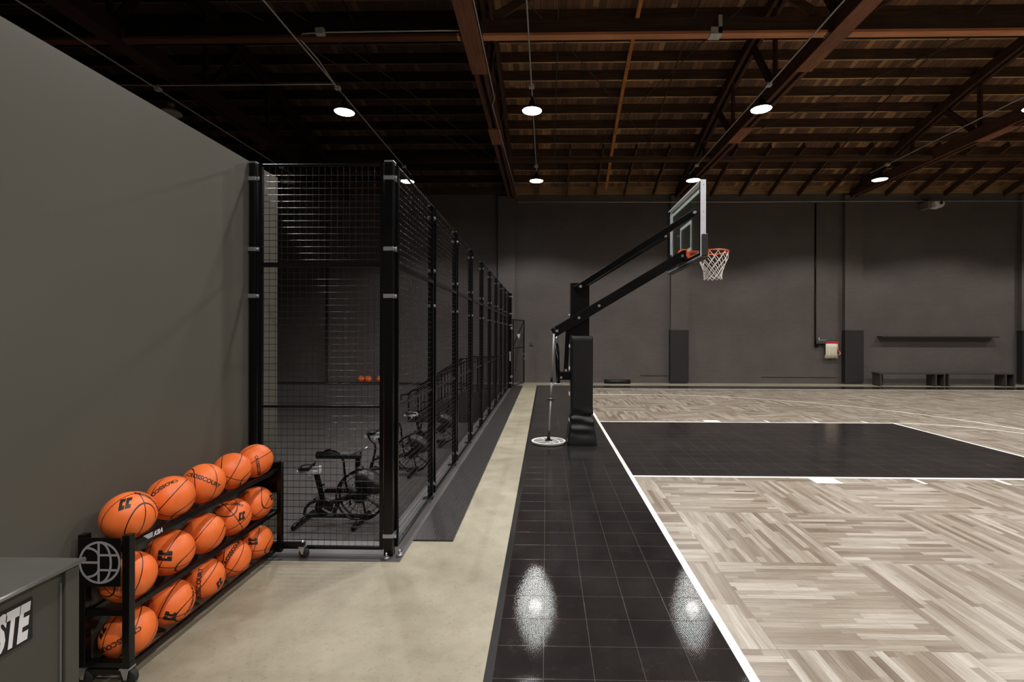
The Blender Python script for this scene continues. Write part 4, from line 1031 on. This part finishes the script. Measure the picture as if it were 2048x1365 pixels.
# bottom pad
pd = MB().box(2.155, 2.25, Y0b - 0.02, Y1b + 0.02, Z0b - 0.035, Z0b - 0.001).box(2.165, 2.25, Y0b - 0.025, Y0b + 0.03, Z0b, Z0b + 0.31).box(2.165, 2.25, Y1b - 0.03, Y1b + 0.025, Z0b, Z0b + 0.31)
hb(pd, 'edge_pad', 'pad_grey', 0.012)
# rim
RZ = 3.01; rc = Vector((2.63, CYC, RZ)); RR = 0.235
rim = MB().tube([(rc.x + RR * math.cos(a), rc.y + RR * math.sin(a), rc.z) for a in [2 * PI * i / 48 for i in range(48)]], 0.011, 10, closed=True)
rim.box(2.225, 2.40, CYC - 0.09, CYC + 0.09, RZ - 0.006, RZ + 0.006).box(2.11, 2.24, CYC - 0.10, CYC + 0.10, RZ - 0.11, RZ + 0.03)
for s in (-1, 1): rim.bar((2.24, CYC + s * 0.08, RZ - 0.09), (2.62 - 0.10, CYC + s * 0.17, RZ - 0.01), 0.02, 0.03)
rm = hb(rim, 'rim', 'orange_paint', 0)
# net
nt = MB(); K = 12; lev = [(0.232, 0.0), (0.222, -0.085), (0.195, -0.16), (0.165, -0.225), (0.148, -0.285), (0.138, -0.34), (0.135, -0.385), (0.14, -0.42)]
def npnt(l, h):
    r_, z_ = lev[l]; a = 2 * PI * h / (2 * K); w = 1 + 0.02 * math.sin(3 * a + l); return (rc.x + 0.0 + r_ * w * math.cos(a), rc.y + r_ * w * math.sin(a), rc.z - 0.012 + z_)
for k in range(K):
    for s in (1, -1):
        nt.tube([npnt(l, 2 * k + s * l) for l in range(len(lev))], 0.0048, 5, caps=False)
for k in range(2 * K): 
    p = Vector(npnt(1, k)) if k % 2 else None
    if p: nt.sphere(p, 0.007, 6, 4)
for l in (3, 4, 5, 6):
    for k in range(2 * K):
        if (k + l) % 2 == 0: nt.sphere(npnt(l, k), 0.0062, 6, 4)
for v in nt.v: v -= H0
nt.build('net', 'net', rm)

# ------------------------------------------------------------------ round floor duster with pole
mc = Vector((0.045, 7.62, 0))
mp = empty('dust_mop', tuple(mc)); tag(mp, 'round white-lined duster disc on the black tiles, long grey pole leaning up', 'dust mop')
MB().lathe([(0.001, 0.006), (0.262, 0.006), (0.268, 0.012), (0.268, 0.03), (0.262, 0.036), (0.001, 0.036)], (0, 0, 0), 48, smooth=False).build('disc', 'disc_grey', mp)
eb = MB(); 
for i, (r_) in enumerate((0.252,)): ribbon(arcpts(0, 0, 0.252, 0, 2 * PI, 64), 0.032, eb, lambda a, c: (a, c, 0.0364), True)
pl2 = lambda a, c: (a * math.cos(0.5) - c * math.sin(0.5), a * math.sin(0.5) + c * math.cos(0.5), 0.0366 + 0.00015 * (RIB[0] % 12))
r_ = 0.245; w = 0.02
ribbon([(-0.05 * r_, -r_), (-0.05 * r_, r_)], w, eb, pl2); ribbon([(-r_, 0.0), (-0.05 * r_, 0.0)], w, eb, pl2)
ribbon([(-0.05 * r_, 0.37 * r_), (0.92 * r_, 0.37 * r_)], w, eb, pl2); ribbon([(-0.05 * r_, -0.37 * r_), (0.92 * r_, -0.37 * r_)], w, eb, pl2)
ribbon([(0.02 * r_ + 0.55 * r_ * math.cos(a), r_ * math.sin(a)) for a in [-PI / 2 + PI * i / 20 for i in range(21)]], w, eb, pl2)
ribbon([(-0.66 * r_ + 0.62 * r_ * math.sin(a), 0.72 * r_ - 0.42 * r_ * (1 - math.cos(a))) for a in [PI / 2 * i / 14 for i in range(15)]], w, eb, pl2)
ribbon([(-0.66 * r_ + 0.62 * r_ * math.sin(a), -0.72 * r_ + 0.42 * r_ * (1 - math.cos(a))) for a in [PI / 2 * i / 14 for i in range(15)]], w, eb, pl2)
eb.build('ball_emblem', 'white_paint', mp, fix=False)
MB().lathe([(0.001, 0.0), (0.262, 0.0), (0.262, 0.006), (0.001, 0.006)], (0, 0, 0.0005), 40, smooth=False).build('pad', 'foam', mp)
MB().box(-0.055, 0.055, -0.045, 0.045, 0.036, 0.052).tube([(0, 0, 0.05), (0.004, 0, 0.16)], [0.03, 0.014], 8).build('swivel', 'black_matte', mp)
pa = Vector((0.004, 0, 0.10)); pb = Vector((0.085, -0.17, 1.86))
def along(t_): return pa + (pb - pa) * t_
MB().tube([pa, along(0.055)], 0.018, 10).build('socket', 'black_matte', mp)
MB().tube([along(0.05), along(0.35)], 0.0155, 10).tube([along(0.35), along(0.5)], 0.0155, 10).tube([along(0.545), along(0.93)], 0.0155, 10).build('pole', 'pole_grey', mp)
MB().tube([along(0.49), along(0.55)], 0.019, 10).build('collar', 'black_matte', mp)
MB().tube([along(0.92), along(1.0)], 0.018, 10).build('grip', 'black_matte', mp)
c = along(0.335); MB().box(c.x - 0.06, c.x + 0.06, c.y - 0.02, c.y + 0.02, c.z - 0.012, c.z + 0.012).build('clip', 'black_matte', mp)

# ------------------------------------------------------------------ back wall items
def cpad(x, lab):
    r = empty('wall_pad', (x, WALLY - 0.16, 0)); tag(r, lab, 'wall pad', 'pads on the wall piers')
    MB().box(-0.33, 0.31, -0.06, -0.001, 0.05, 1.87).box(-0.33, -0.301, -0.001, 0.14, 0.05, 1.87).box(0.301, 0.31, -0.001, 0.14, 0.05, 1.87).build('cover', 'pad_grey', r, bevel=0.012)
cpad(4.68, 'tall dark pad on the wall pier below the backboard'); cpad(10.72, 'tall dark pad on the wall pier between mop head and benches'); cpad(16.76, 'tall dark pad cut off by the right edge of the photo')
# foam roller on the floor by the wall
tag(MB().tube([(2.04, 16.98, ZC + 0.075), (2.95, 16.98, ZC + 0.075)], 0.073, 20).build('foam_roller', 'foam'), 'black foam roller lying on the floor against the brick wall', 'foam roller')
# mop head on wall
mh = empty('mop_head', (10.0, WALLY - 0.12, 1.40)); tag(mh, 'white string mop head hanging from a red bar on the brick wall', 'mop head')
MB().box(-0.22, 0.22, -0.02, 0.02, 0.0, 0.065).box(-0.16, -0.12, 0.02, 0.115, 0.02, 0.045).build('red_bar', 'red_plastic', mh, bevel=0.006)
s = MB()
for i in range(34):
    x = -0.215 + 0.36 * i / 33; fl2 = (i / 33 - 0.5)
    for y in (-0.012, 0.008):
        s.tube([(x, y, 0.0), (x + 0.01 * math.sin(i), y, -0.15), (x + 0.01 * math.sin(i * 2.3), y - 0.01, -0.35), (x + fl2 * 0.09, y - 0.005 * math.sin(i * 1.7), -0.5 - 0.02 * math.sin(i * 2.9))], [0.0075, 0.008, 0.008, 0.0085], 5)
s.build('strings', 'mop_white', mh)
MB().tube([(0.185, 0, 0.0), (0.19, 0, -0.12), (0.215, 0, -0.22)], 0.013, 6).tube([(0.25, 0, -0.27), (0.29, 0, -0.34), (0.22, 0, -0.4)], 0.012, 6).build('loose_strings', 'mop_white', mh)
MB().tube([(0.19, 0, -0.2), (0.22, 0, -0.31), (0.26, 0, -0.3)], [0.02, 0.035, 0.02], 8).build('red_band', 'red_plastic', mh)
# benches
def bench(x0, x1, lab):
    r = empty('bench', ((x0 + x1) / 2, 16.7, ZC)); tag(r, lab, 'bench', 'benches along the brick wall'); hw = (x1 - x0) / 2
    MB().box(-hw, hw, -0.2, 0.2, 0.40, 0.45).build('seat', 'bench_wood', r, bevel=0.005)
    for x in (-hw + 0.03, hw - 0.36): 
        for xx in (x,):
            MB().box(xx, xx + 0.05, -0.2, 0.2, 0, 0.40).build('leg', 'bench_wood', r, bevel=0.004)
    MB().box(-hw + 0.08, -hw + 0.36, 0.14, 0.19, 0, 0.4).build('side_board', 'bench_wood', r)
    MB().box(hw - 0.30, hw - 0.03, 0.14, 0.19, 0, 0.4).build('side_board', 'bench_wood', r); MB().box(hw - 0.08, hw - 0.03, -0.2, 0.14, 0, 0.40).build('leg', 'bench_wood', r, bevel=0.004)
bench(11.2, 13.42, 'long low dark bench next to the wall pad'); bench(13.46, 15.72, 'long low dark bench under the right half of the wall shelf')
tag(MB().box(11.62, 15.6, WALLY - 0.27, WALLY - 0.001, 1.625, 1.665).build('wall_shelf', 'black_paint', bevel=0.004), 'long thin black shelf fixed to the brick wall above the benches', 'shelf')
tag(MB().box(3.35, 4.30, WALLY - 0.03, WALLY - 0.001, 0.26, 0.285).build('wall_strip', 'brick'), 'low painted batten on the brick wall left of the pad below the backboard', 'batten')
tag(MB().box(7.6, 10.2, WALLY - 0.03, WALLY - 0.001, 0.22, 0.25).build('wall_strip', 'brick'), 'low painted batten on the brick wall below the mop head', 'batten')
for (x, z, l) in ((-0.52, 1.36, 'small dark switch box on the brick wall left of the leaning pole'),):
    tag(MB().box(x - 0.04, x + 0.04, WALLY - 0.05, WALLY - 0.001, z - 0.05, z + 0.05).build('switch_box', 'bin_grey', bevel=0.006), l, 'switch box')
# white device high on the wall
dv = empty('projector_camera', (13.3, WALLY, 6.17)); tag(dv, 'white wall-mounted camera unit high above the benches', 'camera')
MB().box(-0.30, -0.10, -0.52, -0.02, -0.13, 0.18).bar((-0.2, -0.30, 0.16), (0.12, -0.05, 0.27), 0.14, 0.06).box(0.06, 0.18, -0.1, -0.005, 0.2, 0.32).build('bracket', 'grey_plastic', dv, bevel=0.02)
hd = MB(); pts = [(-0.14, 0.10), (0.20, 0.10), (0.26, 0.02), (0.22, -0.1), (0.1, -0.17), (-0.14, -0.15)]
nP = len(pts); vs = [(x, -0.72, z) for x, z in pts] + [(x, -0.40, z) for x, z in pts]
hd.add(vs, [tuple(range(nP)), tuple(range(2 * nP - 1, nP - 1, -1))] + [(i, (i + 1) % nP, nP + (i + 1) % nP, nP + i) for i in range(nP)])
dv.scale = (0.8, 0.8, 0.8)
hd.build('housing', 'white_plastic', dv, bevel=0.015)
MB().lathe([(0.001, -0.02), (0.03, -0.02), (0.035, 0.0), (0.05, 0.0), (0.055, -0.012), (0.07, -0.012), (0.07, 0.03)], (0.09, -0.735, 0.03), 20, axis='Y').build('lens', 'black_matte', dv)

# ------------------------------------------------------------------ exercise bikes in the pit
def make_bike():
    r = empty('exercise_bike', (0, 0, 0))
    # local: +X is forward, origin on the floor below the saddle-to-fan middle
    def T(b, name, mat, par=None, bev=0): return b.build(name, mat, par or r, bevel=bev)
    T(MB().box(-0.46, 0.34, -0.03, 0.03, 0.08, 0.125).tube([(-0.5, 0, 0.11), (-0.48, 0, 0.20), (-0.42, 0, 0.27), (-0.30, 0, 0.31), (-0.2, 0, 0.31)], 0.022, 8)
      .bar((-0.24, 0, 0.25), (0.28, 0, 0.40), 0.06, 0.06).bar((-0.1, 0, 0.1), (-0.02, 0, 0.3), 0.05, 0.05).bar((0.28, 0, 0.1), (0.28, 0, 0.72), 0.05, 0.07), 'frame', 'black_matte', bev=0.004)
    for x in (-0.5, 0.30):
        T(MB().tube([(x, -0.30, 0.035), (x, -0.26, 0.055), (x, 0.26, 0.055), (x, 0.30, 0.035)], 0.030, 10), 'foot', 'black_steel')
    T(MB().lathe([(0.001, -0.035), (0.115, -0.035), (0.12, 0), (0.115, 0.035), (0.001, 0.035)], (-0.22, 0, 0.22), 24, axis='Y', smooth=False), 'crank_cover', 'black_steel')
    T(MB().bar((-0.22, -0.06, 0.22), (-0.08, -0.06, 0.14), 0.014, 0.022), 'crank', 'zinc'); T(MB().bar((-0.22, 0.06, 0.22), (-0.36, 0.06, 0.30), 0.014, 0.022), 'crank', 'zinc')
    for (x, y, z) in ((-0.08, -0.11, 0.14), (-0.36, 0.11, 0.30)): T(MB().box(x - 0.045, x + 0.045, y - 0.045, y + 0.045, z - 0.012, z + 0.012), 'pedal', 'black_matte')
    T(MB().bar((-0.235, 0, 0.30), (-0.33, 0, 0.68), 0.045, 0.055, up=(1, 0, 0)).cyl((-0.30, 0, 0.52), (-0.22, 0, 0.53), 0.018, 8), 'seat_post', 'black_steel')
    T(MB().box(-0.60, -0.28, -0.025, 0.025, 0.68, 0.715).box(-0.30, -0.275, -0.035, 0.035, 0.70, 0.78).box(-0.40, -0.275, -0.035, -0.025, 0.765, 0.78).cyl((-0.42, 0, 0.62), (-0.42, 0, 0.68), 0.02, 8), 'seat_slider', 'alu')
    st = MB(); vs = []; nn_ = 12
    prof = [(-0.55, 0.08, 0.745, 0.025), (-0.53, 0.105, 0.755, 0.04), (-0.48, 0.095, 0.765, 0.042), (-0.42, 0.06, 0.765, 0.038), (-0.37, 0.035, 0.79, 0.03), (-0.355, 0.028, 0.81, 0.026), (-0.345, 0.02, 0.845, 0.02)]
    for (x, hw, z, hh) in prof:
        for k in range(nn_): a = 2 * PI * k / nn_; vs.append((x, hw * math.cos(a), z + hh * math.sin(a)))
    m_ = len(prof); st.add(vs, [(i * nn_ + k, i * nn_ + (k + 1) % nn_, (i + 1) * nn_ + (k + 1) % nn_, (i + 1) * nn_ + k) for i in range(m_ - 1) for k in range(nn_)] + [tuple(range(nn_)), tuple((m_ - 1) * nn_ + k for k in range(nn_))], True)
    T(st, 'seat', 'black_vinyl')
    fx, fz, fr_ = 0.30, 0.39, 0.33
    cg = MB()
    for y in (-0.09, 0.09):
        cg.tube([(fx + fr_ * math.cos(a), y * 0.6, fz + fr_ * math.sin(a)) for a in [2 * PI * i / 40 for i in range(40)]], 0.015, 8, closed=True)
        for rr in (0.10, 0.19, 0.27):
            cg.tube([(fx + rr * math.cos(a), y * (1.0 - 0.4 * (rr / fr_) ** 2), fz + rr * math.sin(a)) for a in [2 * PI * i / 32 for i in range(32)]], 0.003, 4, closed=True)
        for i in range(28):
            a = 2 * PI * i / 28; cg.tube([(fx + 0.08 * math.cos(a), y, fz + 0.08 * math.sin(a)), (fx + 0.2 * math.cos(a + 0.06), y * 0.85, fz + 0.2 * math.sin(a + 0.06)), (fx + fr_ * math.cos(a + 0.12), y * 0.6, fz + fr_ * math.sin(a + 0.12))], 0.0021, 4)
    T(cg, 'fan_cage', 'black_steel')
    T(MB().lathe([(0.001, -0.10), (0.085, -0.10), (0.09, -0.06), (0.09, 0.06), (0.085, 0.10), (0.001, 0.10)], (fx, 0, fz), 20, axis='Y', smooth=False), 'hub', 'black_steel')
    fb = MB()
    for i in range(8):
        a = 2 * PI * i / 8 + 0.2; c, s_ = math.cos(a), math.sin(a)
        fb.add([(fx + 0.07 * c, -0.035, fz + 0.07 * s_), (fx + 0.31 * c, -0.045, fz + 0.31 * s_), (fx + 0.31 * c, 0.045, fz + 0.31 * s_), (fx + 0.07 * c, 0.035, fz + 0.07 * s_)], [(0, 1, 2, 3)])
        fb.bar((fx + 0.05 * c, 0, fz + 0.05 * s_), (fx + 0.32 * c, 0, fz + 0.32 * s_), 0.05, 0.006, up=(-s_, 0, c))
    T(fb, 'fan_blades', 'fan_grey')
    sh = MB(); a0, a1 = math.radians(10), math.radians(100); nn2 = 14; vs = []
    for i in range(nn2 + 1):
        a = a0 + (a1 - a0) * i / nn2
        for (rr, y) in ((0.14, -0.10), (0.345, -0.07), (0.345, 0.07), (0.14, 0.10)): vs.append((fx + rr * math.cos(a), y, fz + rr * math.sin(a)))
    sh.add(vs, [(4 * i + k, 4 * i + (k + 1) % 4, 4 * i + 4 + (k + 1) % 4, 4 * i + 4 + k) for i in range(nn2) for k in range(4)] + [(0, 1, 2, 3), (4 * nn2, 4 * nn2 + 3, 4 * nn2 + 2, 4 * nn2 + 1)], True)
    T(sh, 'wind_shield', 'fan_grey')
    T(MB().tube([(0.20, -0.14, 0.30), (0.15, -0.18, 0.62), (0.13, -0.19, 0.88), (0.11, -0.20, 0.97), (0.06, -0.21, 1.03), (-0.03, -0.22, 1.06), (-0.09, -0.22, 1.05), (-0.13, -0.22, 1.02)], 0.0155, 8), 'handle', 'black_steel')
    T(MB().tube([(0.30, 0.14, 0.30), (0.36, 0.18, 0.66), (0.42, 0.2, 0.98), (0.41, 0.21, 1.04), (0.34, 0.22, 1.10), (0.31, 0.22, 1.15), (0.33, 0.22, 1.19), (0.40, 0.22, 1.20)], 0.0155, 8), 'handle', 'black_steel')
    T(MB().box(0.25, 0.31, -0.06, 0.06, 0.70, 0.78), 'top_bracket', 'black_matte', bev=0.01)
    return r
bk = make_bike()
spots = [((-2.83, 6.62), 'black fan exercise bike nearest the front of the cage'), ((-2.76, 8.95), 'black fan exercise bike behind the nearest one, seen through the side fence'), ((-2.72, 11.3), 'black fan exercise bike deepest in the pit, before the stairs')]
for i, (xy, l) in enumerate(spots):
    o = bk if i == 0 else dup(bk)
    o.location = (xy[0], xy[1], PITZ); tag(o, l, 'exercise bike', 'fan bikes in the pit')
rr = empty('roller_bench', (-3.32, 7.9, PITZ)); tag(rr, 'black padded roller on an upright post behind the nearest exercise bike', 'exercise machine')
MB().tube([(-0.44, 0, 0.61), (0.28, 0, 0.61)], 0.06, 18).build('padded_roller', 'foam', rr)
MB().box(0.2, 0.27, -0.03, 0.03, 0.03, 0.62).build('upright', 'black_steel', rr)
MB().box(-0.3, 0.4, -0.04, 0.04, 0, 0.05).box(0.15, 0.25, -0.3, 0.3, 0, 0.05).build('base', 'black_steel', rr)
MB().tube([(0.1, -0.06, 0.62), (0.35, -0.06, 0.72), (0.42, -0.06, 0.76)], 0.014, 8).build('lever', 'zinc', rr)
